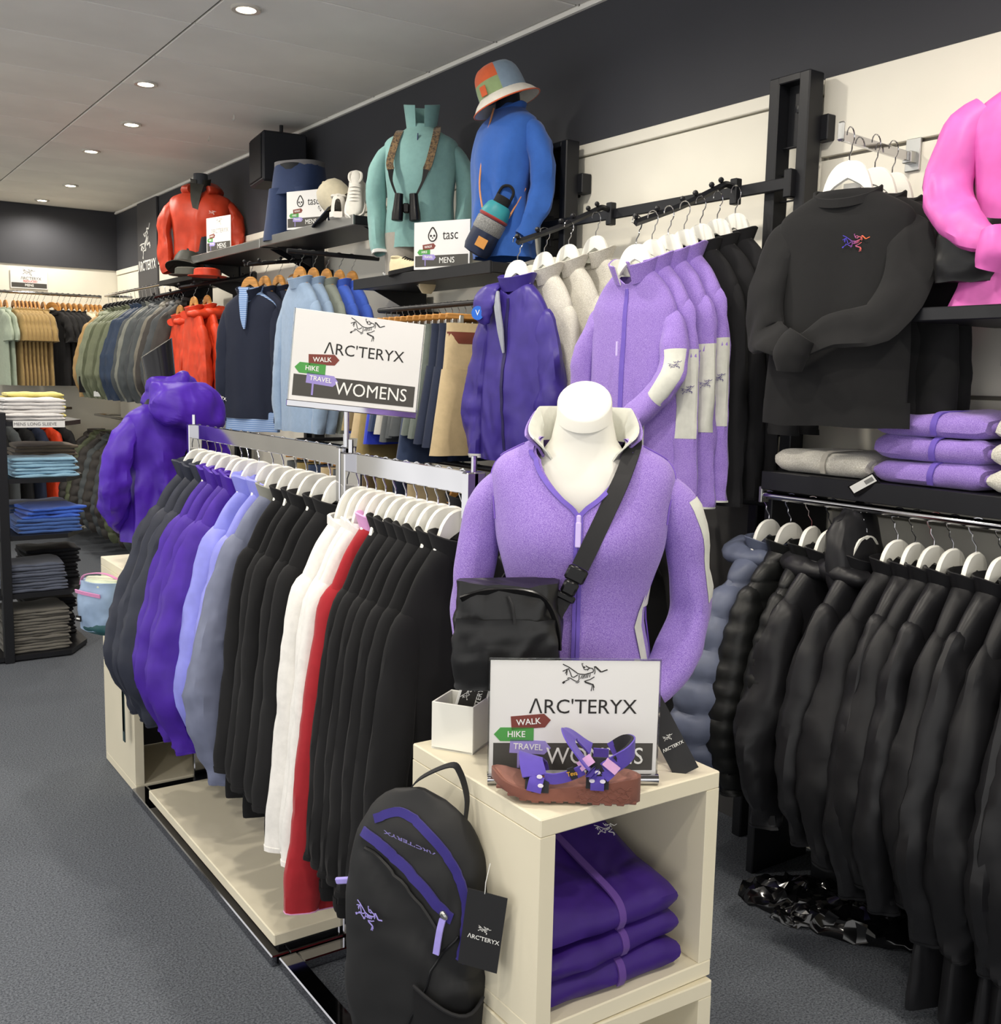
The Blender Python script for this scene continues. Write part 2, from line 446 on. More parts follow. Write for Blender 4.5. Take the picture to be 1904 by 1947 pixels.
def hood_mb(r=.085, z=-.085, big=.035, fr=.03, droop=.05, seed=0, wr=.008, back=.02):
    P = []; rads = []
    for i in range(11):
        a = R(-55+i*29); bk = max(0, math.sin(a))      # starts front right, goes round the back
        P.append((r*math.cos(a)*(1-.1*bk), r*.72*math.sin(a)+back*bk, z-.03*(1-bk)-droop*bk*.4)); rads.append((fr*.8+big*.55*bk, fr+big*bk*.9))
    s = Sleeve(P, rads, wr, seed, n=16, sub=4)
    rings = []
    nt = 34; Q = s.Q
    mb = MB(); path = [q[:3] for q in Q]; rr = [(q[3], q[4]) for q in Q]
    mb.tube(path, rr, 16, True, 0, (0, 0, 1), lambda q, t: wr*(nz3(q.x*14+seed, q.y*14, q.z*14)+.6*nz3(q.x*30, q.y*30, q.z*30+seed)))
    return mb
GPROTO = {}
def build_garment(name, label, cat, m, sh=.185, L=.80, hw=.22, dp=.06, sl='hang', cuff=None, m_cuff=None, collar='stand', m_collar=None, m_lin=None, hem=None, zip_=None,
                  wr=.006, seed=0, quilt=0, arm=1.0, srx=.055, sry=.04, sout=.07, dip=0, patch=None, m_patch=None, logo=None, tip=-.20, neck=.07, group=None, taper=0, m_emb=None, qa=.014, waist=None, sleeves=True, slen=None, knot=(-.05,-.56)):
    t = thing(name, label, cat, (0,0,0), 0, group)
    b = Body(jacket_ctrl(sh, L, hw, dp, neck=neck, tip=tip, waist=waist), wr=wr, seed=seed, quilt=quilt, dip=dip, qa=qa)
    ob('body', b.mesh(84 if quilt else 46, 42), m, t)
    if sleeves:
        for sg in (-1, 1):
            sd = seed+sg*3
            ln = slen if slen else L*1.08
            if sl == 'hang':
                pts = [(sg*(sh-.075), .0, tip-.022), (sg*(sh-.014), -.002, tip-.055), (sg*(sh+sout*.62), -.004, tip-.05-(ln+tip)*.35), (sg*(sh+sout), -.006, tip-.05-(ln+tip)*.62), (sg*(sh+sout*.6), -.012, -ln+.06), (sg*(sh+sout*.5), -.015, -ln)]
                if taper: pts = [pts[0], pts[1], (sg*(sh+sout*.35), -.006, tip-.05-(ln+tip)*.35), (sg*(sh+sout*.65), -.010, tip-.05-(ln+tip)*.62), (sg*(sh+sout*.95), -.012, -ln+.06), (sg*(sh+sout), -.013, -ln)]
                rad = [(srx*.5, sry*.3), (srx*.9, sry*.68), (srx*1.1*arm, sry*1.1*arm), (srx*1.1*arm, sry*1.1*arm), (srx*.8, sry*.85), (srx*.62, sry*.75)]
                if taper: rad = rad[:2]+[(srx, sry), (srx*.95, sry), (srx*.9, sry*.9), (srx*.85, sry*.9)]
            elif sl == 'short':
                pts = [(sg*(sh-.075), 0, tip-.022), (sg*(sh-.012), 0, tip-.055), (sg*(sh+.04), 0, tip-.15), (sg*(sh+.05), 0, tip-.22)]
                rad = [(srx*.95, sry), (srx*1.1, sry), (srx*1.2, sry*1.1), (srx*1.25, sry*1.15)]
            elif sl == 'cross':     # sleeves folded across the front and tied
                kx, kz = knot
                if sg > 0:
                    pts = [(sh-.075, -.0, tip-.022), (sh-.014, -.012, tip-.055), (sh+.002, -.045, tip-.17), (sh-.045, -dp-.045, tip-.28), (kx+.11, -dp-.06, kz+.06), (kx, -dp-.06, kz)]
                else:
                    pts = [(-sh+.075, -.0, tip-.022), (-sh+.012, -.010, tip-.055), (-sh-.015, -.03, tip-.20), (-sh-.004, -.055, tip-.31), (kx-.07, -dp-.055, kz+.035), (kx, -dp-.058, kz)]
                rad = [(srx*.5, sry*.3), (srx*.9, sry*.68), (srx*1.0, sry*.98), (srx*.95, sry*.7), (srx*.75, sry*.6), (srx*.5, sry*.6)]
            elif sl == 'fold':
                ln = slen if slen else L*1.05
                if sg > 0:
                    pts = [(sh-.075, 0, tip-.022), (sh-.014, -.008, tip-.055), (sh+.02, -.03, tip-.17), (sh+.015, -dp-.02, tip-.25), (.08, -dp-.045, tip-.36), (-.03, -dp-.045, tip-.45), (-.07, -dp-.04, tip-.49)]
                    rad = [(srx*.5, sry*.3), (srx*.9, sry*.68), (srx*1.02, sry), (srx*1.05, sry*.9), (srx*1.0, sry*.8), (srx*.85, sry*.75), (srx*.7, sry*.7)]
                else:
                    pts = [(-sh+.075, 0, tip-.022), (-sh+.014, -.002, tip-.055), (-sh-.045, -.004, -ln*.5), (-sh-.04, -.012, -ln+.06), (-sh-.035, -.015, -ln)]
                    rad = [(srx*.5, sry*.3), (srx*.9, sry*.68), (srx, sry), (srx*.8, sry*.85), (srx*.62, sry*.75)]
            S = Sleeve(pts, rad, wr, sd, quilt, qa)
            so = ob('sleeve', S.mesh(74 if quilt else 42), m, t)
            if cuff: ob('cuff', S.band(cuff, 1.0, .002), m_cuff or m, so)
            if patch and (patch == 'both' or sg > 0):
                ob('sleeve_patch', S.band(.30, .56, .003, 8, *((.02, .30) if sg > 0 else (.20, .48))), m_patch, so)
                if m_emb: emblem(m_emb, so, S.P(.40, .15 if sg > 0 else .35, .007), .042, rot=(0,R(-20*sg),R(35*sg)), wk=1.4)
    if sl == 'cross':
        kx, kz = knot
        ob('tied_cuffs', MB().tube([(kx+.03,-dp-.08,kz+.045),(kx+.005,-dp-.088,kz+.0),(kx+.0,-dp-.085,kz-.05)], [(.040,.035),(.048,.042),(.036,.034)], 16, True, 5, None, lambda q, t_: .004*nz3(q.x*40, q.y*40, q.z*40)), m, t)
    if collar == 'stand': ob('collar', collar_mb(h=.048), m_collar or m, t)
    elif collar == 'crumple':
        cm = collar_mb(h=.055, rx=.074, ry=.05, t=.012, lean=.014)
        cm.v = [(x+.012*nz3(x*22+seed,y*22,z*30), y+.012*nz3(x*22,y*22+seed,z*30), z+.012*nz3(x*25,y*25,seed)) for x,y,z in cm.v]
        ob('collar', cm, m_collar or m, t)
    elif collar == 'low': ob('collar', collar_mb(h=.028), m_collar or m, t)
    elif collar == 'crew': ob('neck_rib', collar_mb(h=.022, z0=-.096, rx=neck+.012, ry=.052, fdrop=.035, lean=-.004, t=.008), m_collar or m, t)
    elif collar == 'open':
        ob('collar', collar_mb(h=.055, gap=.35, lean=.016, spread=.12, fdrop=.035), m_collar or m, t)
        if m_lin: ob('collar_lining', collar_mb(rx=.065, ry=.041, h=.054, gap=.36, lean=.016, spread=.12, fdrop=.035, t=.005), m_lin, t)
    elif collar == 'hood':
        ob('hood', hood_mb(seed=seed), m_collar or m, t); ob('collar', collar_mb(h=.045), m, t)
    if hem: ob('hem_band', b.patch(b.v_at(-L+hem), 1.0, 0, 1, .002, 4, 36), m_cuff or m, t)
    if zip_:
        ob('zipper', b.patch(.10 if dip else .07, .999, .744, .756, .0025, 24, 3), zip_, t)
    if logo:
        mm, w, lx, lz = logo
        v = b.v_at(lz); p = None
        for k in range(200):
            q = b.P(v, .5+k/400*1.0)
            if q.y < 0 and (p is None or abs(q.x-lx) < abs(p.x-lx)): p = q
        emblem(mm, t, (p.x, p.y-.006, p.z), w)
    return t
def place(key, loc, rz, label, group=None, rot=None, scale=None, **kw):
    if key not in GPROTO:
        t = build_garment(label=label, group=group, **kw); t.location = loc; t.rotation_euler = rot if rot else (0, 0, rz)
        if scale: t.scale = scale
        GPROTO[key] = t; return t
    return dup(GPROTO[key], loc, rz, label, group, scale, rot)
# ------------------------------------------------------------------ folded garments
def folded_mb(w, d, h, seed=0, wr=.003, roll=1.0, notch=True, lift=0):
    """folded garment lying flat: fold along the front (-y) edge"""
    mb = MB(); rings = []; nx = 18
    prof = []
    hy = d/2; hz = h/2
    for k in range(7): a = R(90+k*30*.999); prof.append((-hy+hz+hz*math.cos(a)*roll, hz+hz*math.sin(a)))
    for k in range(1, 5): prof.append((-hy+hz+(d-2*hz)*k/5, 0))
    prof += [(hy-.004, 0), (hy, h*.22), (hy-.004, h*.42), (hy-.03, h*.5), (hy-.006, h*.58), (hy, h*.8), (hy-.006, h)]
    for k in range(1, 6): prof.append((hy-(d-hz)*k/6, h))
    for i in range(nx+1):
        u = i/nx; x = -w/2+w*u; e = min(u, 1-u)*2
        cl = .62 if e < .5/nx else (.92 if e < 2.5/nx else 1)
        ring = []
        for (y, z) in prof:
            zz = hz+(z-hz)*(cl if cl < 1 else 1)
            n1 = wr*nz3(x*14+seed*5, y*14, z*30+seed); n2 = wr*2*nz3(x*5+seed, y*5, seed)
            yy = y*(.97 if e < .5/nx else 1)+n2*.8
            ring.append(Vector((x+n1, yy+n1, max(zz+(n1+n2)*(z/h), 0)+lift*max(0, y/d+.5)*(z/h))))
        rings.append(ring)
    return mb.loft(rings, True, True, True)
_fp = {}
def folded(key, m, w, d, h, loc, rz, label, group, seed=0, name='folded_shirt', cat='folded shirt', wr=.003):
    k = (key, w, d, h, seed)
    if k not in _fp: _fp[k] = mesh_of(name, folded_mb(w, d, h, seed, wr), m)
    return tag(ob(name, _fp[k], None, None, loc, rz), label, cat, group)
# ------------------------------------------------------------------ shop signs
GREENP = mat('green_print', '#4f9a4c', .6); BROWNP = mat('brown_print', '#7c3f37', .6); LILACP = mat('lilac_print', '#9c8fd0', .6); REDP = mat('red_print', '#c04a45', .6)
def arrow(parent, m, txt, c, w, h, rgt, tilt):
    hw, hh = w/2, h/2
    pl = [(-hw,-hh),(hw-hh*.9,-hh),(hw,0),(hw-hh*.9,hh),(-hw,hh)]
    if not rgt: pl = [(-x, z) for x, z in pl][::-1]
    o = ob('arrow_board', MB().prism(pl, .0008), m, parent, (c[0], -.0018, c[1]), smooth=False, rot=(0, tilt, 0))
    lettering(txt, PRINTW, o, ((-1 if rgt else 1)*hh*.35, -.0012, 0), h*.62, .98, bold=.012)
    return o
def sign(label, loc, rz, w, h, style='womens', word='WOMENS', rot=None, faded=False):
    t = thing('shop_sign', label, 'sign', loc, rz, None, rot)
    ob('card', MB().box((0,0,h/2),(w,.003,h), b=.0008), CARD, t)
    bh = h*.235; bz = h*.055
    k = mat('faded_print','#9a9384',.6) if faded else PRINTK
    ob('dark_band', MB().box((0,-.0016,bz+bh/2),(w*.95,.001,bh)), BANDG, t, smooth=False)
    if style == 'womens':
        emblem(k, t, (w*.055, -.002, h*.86), w*.265); lettering("\u039bRC'TERYX", k, t, (w*.05, -.002, h*.60), h*.175, 1.0)
        lettering(word, PRINTW, t, (w*.13, -.003, bz+bh*.50), h*.205, .92)
    elif style == 'tasc':
        # drop outline with a panda face, and the word beside it
        mb = MB(); pts = []
        for i in range(25):
            a = 2*PI*i/24; r = 1+.55*max(0, math.cos(a))**6
            pts.append((w*-.16+math.sin(a)*w*.075, -.002, h*.70+math.cos(a)*r*w*.078))
        mb.tube(pts, w*.010, 5, False)
        for sx in (-1, 1): mb.lathe([(0,-.001),(w*.017,-.001),(w*.017,.001),(0,.001)], 8, (w*-.16+sx*w*.03, -.002, h*.70), 1, 1, Matrix.Rotation(R(90),3,'X'))
        mb.lathe([(0,-.001),(w*.010,-.001),(w*.010,.001),(0,.001)], 8, (w*-.16, -.002, h*.655), 1, 1, Matrix.Rotation(R(90),3,'X'))
        ob('drop_emblem', mb, k, t)
        lettering('tasc', k, t, (w*.16, -.002, h*.70), h*.30, .85, (0,0,0))
        lettering(word, PRINTW, t, (w*.10, -.003, bz+bh*.50), h*.175, .92)
    elif style == 'reduced':
        emblem(k, t, (0, -.002, h*.82), w*.33); lettering("\u039bRC'TERYX", k, t, (w*.05, -.002, h*.52), h*.20, .95)
        lettering('REDUCED', REDP, t, (w*.03, -.002, h*.37), h*.15, 1, bold=.02); lettering(word, PRINTW, t, (0, -.003, bz+bh*.5), h*.17, 1, bold=.02)
    if style != 'reduced':
        aw, ah = w*.235, h*.118
        sx = -.255 if style == 'womens' else -.22
        arrow(t, BROWNP, 'WALK', (w*sx, h*.475), aw, ah, True, R(-5)); arrow(t, GREENP, 'HIKE', (w*(sx-.10), h*.365), aw, ah, False, R(0)); arrow(t, LILACP, 'TRAVEL', (w*sx, h*.255), aw*1.04, ah, True, R(3))
        ob('sign_post', MB().box((w*(sx-.07), -.0024, h*.145),(w*.014,.001,h*.14)), LILACP, t, smooth=False)
    return t
# ================================================================== THE ROOM
WX, BY, CZ, BZ = 2.85, 11.0, 3.135, 2.573
CARPET = mat('carpet', '#3b4048', .95, 0, 'carpet', '#7b8088', scale=170)
WALLW = mat('wall_white_laminate', '#e8e4d6', .55, 0, 'paint')
WALLD = mat('wall_dark_paint', '#3a3b40', .7, 0, 'paint')
CEILM = mat('ceiling_panel_paint', '#f3f0e9', .8, 0, 'paint')
GAPM = mat('ceiling_joint', '#7d7971', .9)
GROOVE = mat('slat_groove', '#77736a', .8)
struct(ob('floor', MB().box((-.2, 4.0, -.02), (6.4, 14.4, .04)), CARPET, smooth=False))
ce = struct(ob('ceiling', MB().box((-.2, 4.0, CZ+.035), (6.4, 14.4, .05)), GAPM, smooth=False))
pm = mesh_of('panel', MB().box((0,0,0), (1.199, .601, .012), b=.003), CEILM, False)
for i in range(-3, 2):
    for j in range(-4, 14):
        y = 3.62+.6115*j-.306+.0
        if y > 10.9 or y < 1.2: continue
        ob('panel', pm, None, ce, (1.61-.605+1.21*(i+1)-.0, y, CZ+.006-.0005*((i*7+j*3) % 3)))
wr = struct(ob('wall_right', MB().box((WX+.06, 4.0, CZ/2), (.1, 14.2, CZ)), WALLW, smooth=False))
ob('dark_fascia', MB().box((WX+.004, 4.0, (CZ+BZ)/2), (.02, 14.1, CZ-BZ)), WALLD, wr, smooth=False)
# plain white boards between the posts, with a cap strip along their top
for k, (y0, y1) in enumerate(((2.33, 3.62), (3.624, 4.86), (4.864, 6.1), (6.104, 7.34), (7.344, 8.58), (8.584, 9.82), (9.824, 10.98))):
    ob('wall_board', MB().box((WX-.004, (y0+y1)/2, 1.26), (.016, y1-y0-.003, 2.52), b=.002), WALLW, wr, smooth=False)
    ob('cap_strip', MB().box((WX-.008, (y0+y1)/2, 2.549), (.026, y1-y0-.001, .046), b=.003), WALLW, wr, smooth=False)
# slatwall boards on the near stretch
zs = [0.07, .445, .82, 1.195, 1.57, 1.945, 2.32, BZ+.004]
ob('slat_groove_back', MB().box((WX-.006, .55, 1.29), (.014, 3.5, 2.5)), GROOVE, wr, smooth=False)
for a, b in zip(zs[:-1], zs[1:]):
    for (y0, y1) in ((-1.2, .46), (.463, 2.322)):
        ob('slat_board', MB().box((WX-.018, (y0+y1)/2, (a+b)/2), (.022, y1-y0-.002, b-a-.012), b=.002), WALLW, wr, smooth=False)
wb = struct(ob('wall_back', MB().box((-.2, BY+.05, CZ/2), (6.3, .1, CZ)), WALLW, smooth=False))
ob('dark_fascia', MB().box((-.2, BY-.004, (CZ+BZ)/2), (6.2, .02, CZ-BZ)), WALLD, wb, smooth=False)
struct(ob('trim_1', MB().box((WX-.012, 6.9, CZ-.008), (.02, 8.2, .016)), CEILM, smooth=False))
# ------------------------------------------------------------------ downlights (the shop's own lamps)
LAMPM = mat('lamp_glow', '#fff0d2', .5, emis=30)
RIMM = mat('lamp_rim', '#cfcbc2', .35, 0.3, 'paint')
rim = mesh_of('rim', MB().lathe([(.040,-.001),(.042,-.008),(.060,-.010),(.064,-.006),(.064,.004)], 28), RIMM)
glow = mesh_of('lens', MB().lathe([(.001,-.006),(.036,-.006),(.041,-.004)], 20), LAMPM)
vis = [(1.726,4.507),(1.72,5.977),(1.918,6.994),(1.915,8.025),(2.119,9.612),(2.089,10.625)]
off = [(1.72,3.0),(1.72,1.55),(1.6,.1),(.35,5.0),(.35,3.2),(.35,1.5),(.35,-.1),(-1.1,4.0),(-1.1,2.2),(-1.1,.4),(.35,7.2),(.35,9.2)]
names = ['nearest visible recessed downlight, at the top edge of the picture']+[o+' recessed downlight counting back from the picture\'s top edge' for o in ('second','third','fourth','fifth')]+['farthest recessed downlight, just in front of the dark back wall']
for i, (x, y) in enumerate(vis+off):
    t = thing('downlight', names[i] if i < len(vis) else 'recessed downlight above the shop floor out of view', 'light', (x, y, CZ-.001), 0, 'recessed downlights')
    ob('rim', rim, None, t); ob('lens', glow, None, t)
    ld = bpy.data.lights.new('lamp', 'SPOT'); ld.energy = LAMP_W*(1.0 if i < len(vis) else 1.25); ld.spot_size = R(166); ld.spot_blend = .6; ld.shadow_soft_size = .05
    ld.color = (1, .93, .82)
    lo = bpy.data.objects.new('lamp', ld); COL.objects.link(lo); lo.parent = t; lo.location = (0, 0, -.03)
# ------------------------------------------------------------------ ladder posts along the wall
def post(y, top, label, cat='post'):
    t = thing('ladder_post', label, cat, (2.755, y, 0), 0, 'black ladder posts')
    for s in (-1, 1): ob('upright', MB().box((0, s*.062, top/2), (.07, .042, top), b=.004), BLACKM, t, smooth=False)
    ob('head', MB().box((.0, 0, top-.012), (.068, .09, .024), b=.003), BLACKM, t, smooth=False)
    ob('mounting_plate', MB().box((.02, 0, top-.12), (.006, .08, .2)).lathe([(0,-.004),(.012,-.003),(.012,.003),(0,.006)], 10, (.014, 0, top-.10), 1, 1, Matrix.Rotation(R(-90),3,'Y')), BLACKM, t)
    ob('wall_bracket', MB().box((.055, -.02, top-.17), (.08, .03, .09), b=.003).box((.055, -.085, top-.17), (.05, .05, .08), b=.003), BLACKM, t, smooth=False)
    rg = mesh_of('rung', MB().tube([(0,-.045,0),(0,.045,0)], .003, 6), BLACKM)
    z = top-.22
    while z > 1.3:
        ob('rung', rg, None, t, (.0, 0, z)); z -= .085
    return t
post(2.38, 2.58, 'tall black ladder post between the black sweatshirt and the lilac fleeces')
post(3.62, 2.575, 'black ladder post behind the blue top and the grey fleeces')
post(4.86, 2.06, 'black ladder post under the near shelf behind the trousers')
post(6.10, 2.36, 'black ladder post behind the navy quarter-zip pullover')
post(7.34, 2.36, 'black ladder post behind the orange jackets')
post(8.58, 2.2, 'black ladder post behind the grey jackets at the back')
# ------------------------------------------------------------------ shelves on the posts
def shelf(y0, y1, z, x0, label, m=BLACKM, mf=None, th=.045):
    t = thing('wall_shelf', label, 'shelf', (0, 0, z), 0, 'wall shelves')
    ob('board', MB().box(((x0+2.75)/2, (y0+y1)/2, -th/2), (2.75-x0-.01, y1-y0, th), b=.003), m, t, smooth=False)
    ob('front_lip', MB().box((x0, (y0+y1)/2, -th/2), (.012, y1-y0, th+.006), b=.002), mf or m, t, smooth=False)
    for y in (y0+.05, y1-.05):
        ob('bracket', MB().prism([(x0+.08, -th), (2.74, -th), (2.74, -th-.10), (2.70, -th-.10)], .006, None, (0, y, 0)), BLACKM, t, smooth=False)
    return t
shelf(3.60, 4.83, 2.065, 2.40, 'black wall shelf carrying the teal and blue mannequins')
shelf(4.835, 6.07, 2.385, 2.40, 'wall shelf with a steel front edge under the cap and sneakers', mf=STEEL)
shelf(6.075, 7.33, 2.38, 2.40, 'wall shelf with a steel front edge beside the rust jacket', mf=STEEL)
shelf(7.20, 7.95, 2.25, 2.36, 'small black shelf under the dark bucket hats', th=.03)
# loudspeaker up in the corner of ceiling and wall
t = thing('loudspeaker', 'black box loudspeaker hung at the ceiling above the navy shorts', 'loudspeaker', (2.66, 6.42, 2.76), R(-8))
ob('cabinet', MB().box((0,0,.15), (.28,.34,.30), b=.012), mat('speaker_black','#16181f',.6,0,'paint'), t, smooth=False)
ob('grille', MB().box((-.142,0,.15), (.012,.30,.26), b=.004), mat('speaker_grille','#0f1014',.8,0,'paint'), t, smooth=False)
ob('ceiling_arm', MB().tube([(.02,.0,.29),(.02,.0,.375)], .012, 8), BLACKM, t)
for i,(x,y) in enumerate(((2.35,6.35),(2.42,7.0))):
    a = [(0,0,0),(0,0,-.02)]+[(0,.012-.012*math.cos(R(k*30)),-.02-.012*math.sin(R(k*30))) for k in range(1,8)]
    tag(ob('ceiling_hook', MB().tube(a, .003, 6), RIMM, None, (x,y,CZ)), ['small white ceiling hook nearest the loudspeaker','small white ceiling hook further from the loudspeaker'][i], 'hook')
# grey banner on the far right wall
t = thing('wall_banner', 'tall dark grey banner with white bird emblem on the right wall', 'banner', (2.83, 9.87, 2.05), R(-90))
ob('panel', MB().box((0,0,.535), (.60,.02,1.07), b=.003), mat('banner_grey','#4b4a4c',.6,0,'paint'), t, smooth=False)
emblem(PRINTW, t, (0,-.014,.70), .36, wk=1.3, rot=(0,R(-35),0)); lettering("\u039bRC'TERYX", PRINTW, t, (0,-.014,.49), .125, .85, bold=.01)
sign('white notice with red REDUCED lettering on the back wall above the rail', (2.02, 10.985, 2.345), 0, .33, .185, 'reduced', 'MENS')
# ================================================================== CENTRE RACK
rng = random.Random(4)
def rack(label, y0, y1, bx0, bx1, by0, by1, zt=1.405):
    t = thing('clothes_rack', label, 'rack', (1.25, (y0+y1)/2, 0), 0, 'chrome clothes racks')
    h = (y1-y0)/2; c = (y0+y1)/2
    ob('rail', MB().box((0,0,zt-.026), (.012, 2*h, .052), b=.002), CHROME, t, smooth=False)
    for s in (-1, 1):
        ob('upright', MB().box((0, s*(h-.012), zt/2+.01), (.05, .024, zt-.02), b=.003), CHROME, t, smooth=False)
        ob('pin', MB().tube([(0, s*(h-.012), zt-.01),(0, s*(h-.012), zt+.035)], .007, 8), CHROME, t)
    for x in (bx0, bx1): ob('base_rail', MB().box((x-1.25, (by0+by1)/2-c, .016), (.052, by1-by0, .030), b=.003), DARKCHROME, t, smooth=False)
    for y in (by0+.026, by1-.026): ob('base_rail', MB().box(((bx0+bx1)/2-1.25, y-c, .0155), (bx1-bx0-.054, .052, .029), b=.003), DARKCHROME, t, smooth=False)
    return t
rack('longer chrome garment rack standing over the cream platform', 2.552, 3.835, 1.04, 1.46, 2.525, 3.895)
rack('shorter chrome garment rack behind the lilac fleece mannequin', 1.915, 2.545, 1.055, 1.445, 1.87, 2.515, 1.392)
t = thing('platform_board', 'cream laminate platform lying inside the chrome rack base', 'platform', (1.25, 3.13, 0))
ob('board', MB().box((0,0,.066), (.446, 1.18, .034), b=.003), CREAM, t, smooth=False)
ob('base_plate', MB().box((0,0,.04), (.40, 1.13, .02)), BLACKM, t, smooth=False)
# ---- garments, far to near
CHARC = nyl('charcoal_nylon', '#2b2f3d', .55); PURP = nyl('purple_nylon', '#46209a', .5); PERI = nyl('periwinkle_nylon', '#8f92e6', .5); SLATE = nyl('slate_nylon', '#747a92', .5)
BLK = fab('black_knit', '#151517', .9); BLK2 = fab('black_fleece', '#18181a', .9); WHT = fab('white_knit', '#e8e6e2', .85); RED = fab('red_knit', '#a31f29', .85); PINKT = fab('pink_trim', '#e6a6dc', .8)
OLIVET = fab('olive_grey_knit', '#8d8d84', .9)
Y1 = [3.772,3.675,3.593,3.534,3.442,3.343,3.282,3.19,3.073,2.991,2.896,2.821,2.748,2.661,2.579]
Y2 = [2.49,2.451,2.392,2.341,2.283,2.212,2.178,2.148,2.119,2.088,2.057,2.016,1.964]
kinds = ['charcoal']*3+['purple']*4+['periwinkle']*2+['slate']+['black']*5
kinds2 = ['white']*3+['red']+['black']*7
Y2 = [2.487,2.437,2.387,2.335,2.283,2.23,2.178,2.128,2.078,2.028,1.972]
puffy = dict(name='hooded_jacket', cat='jacket', sh=.165, L=.86, hw=.215, dp=.036, srx=.058, sry=.044, sout=.105, slen=.945, cuff=.95, wr=.010, arm=1.1, collar='crumple', tip=-.205)
slim = dict(name='insulated_jacket', cat='jacket', sh=.165, L=.86, hw=.205, dp=.036, srx=.052, sry=.042, sout=.065, slen=.925, cuff=.93, wr=.009, collar='crumple', tip=-.205)
knit = dict(name='fleece_jacket', cat='jacket', sh=.16, L=.965, hw=.225, dp=.034, srx=.048, sry=.036, sout=.065, slen=.88, cuff=.93, wr=.005, collar='stand', hem=.06, tip=-.215, taper=1)
SPEC = {
 'charcoal': (dict(puffy, m=CHARC), 'charcoal hooded jacket'),
 'purple': (dict(puffy, m=PURP, sout=.09), 'deep purple hooded jacket'),
 'periwinkle': (dict(slim, m=PERI), 'periwinkle insulated jacket'),
 'slate': (dict(puffy, m=SLATE, collar='stand', m_collar=OLIVET, sout=.08), 'slate grey insulated jacket with a pale collar'),
 'black': (dict(knit, m=BLK), 'black fleece jacket'),
 'white': (dict(knit, m=WHT, collar='crew', name='long_sleeve_top', cat='top', hem=None, L=.955, slen=.94, wr=.005), 'white long-sleeved top'),
 'red': (dict(knit, m=RED, m_cuff=PINKT, collar='stand', m_collar=PINKT, cuff=.985, hem=.012, L=1.05, slen=1.03, name='long_sleeve_top', cat='top', sout=.095, hw=.235), 'red top with pink collar and pink hem'),
}
cnt = {}
for i, (y, k) in enumerate(list(zip(Y1, kinds))+list(zip(Y2, kinds2))):
    far = i < 15
    zone = 'on the longer chrome rack' if far else 'on the shorter chrome rack'
    key = (k, far); cnt[key] = cnt.get(key, 0)+1
    tot = (kinds if far else kinds2).count(k)
    spec, desc = SPEC[k]
    o = '' if tot == 1 else (ORD[cnt[key]-1]+' ')
    lab = f'{o}{desc} from the far end {zone}' if tot > 1 else f'{desc} {zone}'
    z0 = (1.405 if far else 1.392)-HANG_H
    rz = .06+rng.uniform(-.05, .05)
    var = cnt[key] % 2
    sp = dict(spec, seed=var*7+len(k))
    if k == 'black' and not far: sp.update(L=.98, hw=.225, dp=.036, hem=.05, seed=var*5+3)
    if k == 'black' and far: sp.update(L=.93+.04*var, hem=.075)
    place((k, var, far), (1.25+rng.uniform(-.008,.008), y, z0), rz, lab, f'{desc}s {zone}', **sp)
    hanger('white', (1.25, y, z0), rz, f'white hanger of the {o}{k} garment {zone}', 'white hangers on the chrome racks')
# raglan seams on the nearest black fleece
# ---- big sign on its pole
t = thing('sign_stand', 'slim chrome pole rising from the rack joint to the large sign', 'sign stand', (1.25, 2.56, 1.36), 0)
ob('pole', MB().tube([(0,0,0),(0,0,.155)], .007, 10), CHROME, t); ob('foot', MB().box((0,0,.0), (.03,.05,.03), b=.003), CHROME, t, smooth=False)
rr = (0, R(5.2), R(-16))
s = sign('large white WOMENS sign on a pole above the chrome racks', (1.262, 2.545, 1.515), 0, .345, .238, rot=rr)
t = thing('sign_holder', 'clear sign holder with chrome channel framing the large WOMENS sign', 'sign holder', (1.262, 2.545, 1.515), 0, None, rr)
ob('channel', MB().box((0,.004,-.008), (.350,.016,.018), b=.002), CHROME, t, smooth=False)
for sx in (-1, 1): ob('edge_strip', MB().box((sx*.1745,0,.119), (.003,.006,.240), b=.0008), ACRYL, t, smooth=False)
# ================================================================== CUBES
def cube(x0, x1, y0, y1, z0, z1, label, group):
    t = thing('display_cube', label, 'display cube', ((x0+x1)/2, (y0+y1)/2, z0), 0, group)
    w, d, h, th = x1-x0, y1-y0, z1-z0, .034
    ob('top_panel', MB().box((0,0,h-th/2), (w,d,th), b=.0025), CREAM, t, smooth=False)
    ob('bottom_panel', MB().box((0,0,th/2), (w,d,th), b=.0025), CREAM, t, smooth=False)
    for s in (-1,1): ob('side_panel', MB().box((s*(w-th)/2,0,h/2), (th,d-.001,h-2*th), b=.001), CREAM, t, smooth=False)
    return t
cube(1.034, 1.468, 1.364, 1.807, .4265, .85, 'upper cream open cube holding folded purple jackets', 'cream display cubes')
c = cube(1.034, 1.468, 1.364, 1.807, .001, .4255, 'lower cream open cube at the bottom edge of the picture', 'cream display cubes'); c.rotation_euler = (0,0,R(-2)); c.location.y -= .006
ob('wall_socket_hole', MB().lathe([(0,-.001),(.012,-.001),(.014,.001),(0,.002)], 14, (-.2172,-.02,.35), 1, 1, Matrix.Rotation(R(90),3,'Y')), WHITEP, c)
cube(1.03, 1.464, 3.905, 4.345, .4265, .85, 'upper cream cube under the purple jacket mannequin', 'cream display cubes')
far = cube(1.03, 1.464, 3.905, 4.345, .001, .4255, 'lower cream cube behind the platform, black inside', 'cream display cubes')
ob('back_panel', MB().box((0,.20,.212), (.36,.01,.35)), BLACKM, far, smooth=False)
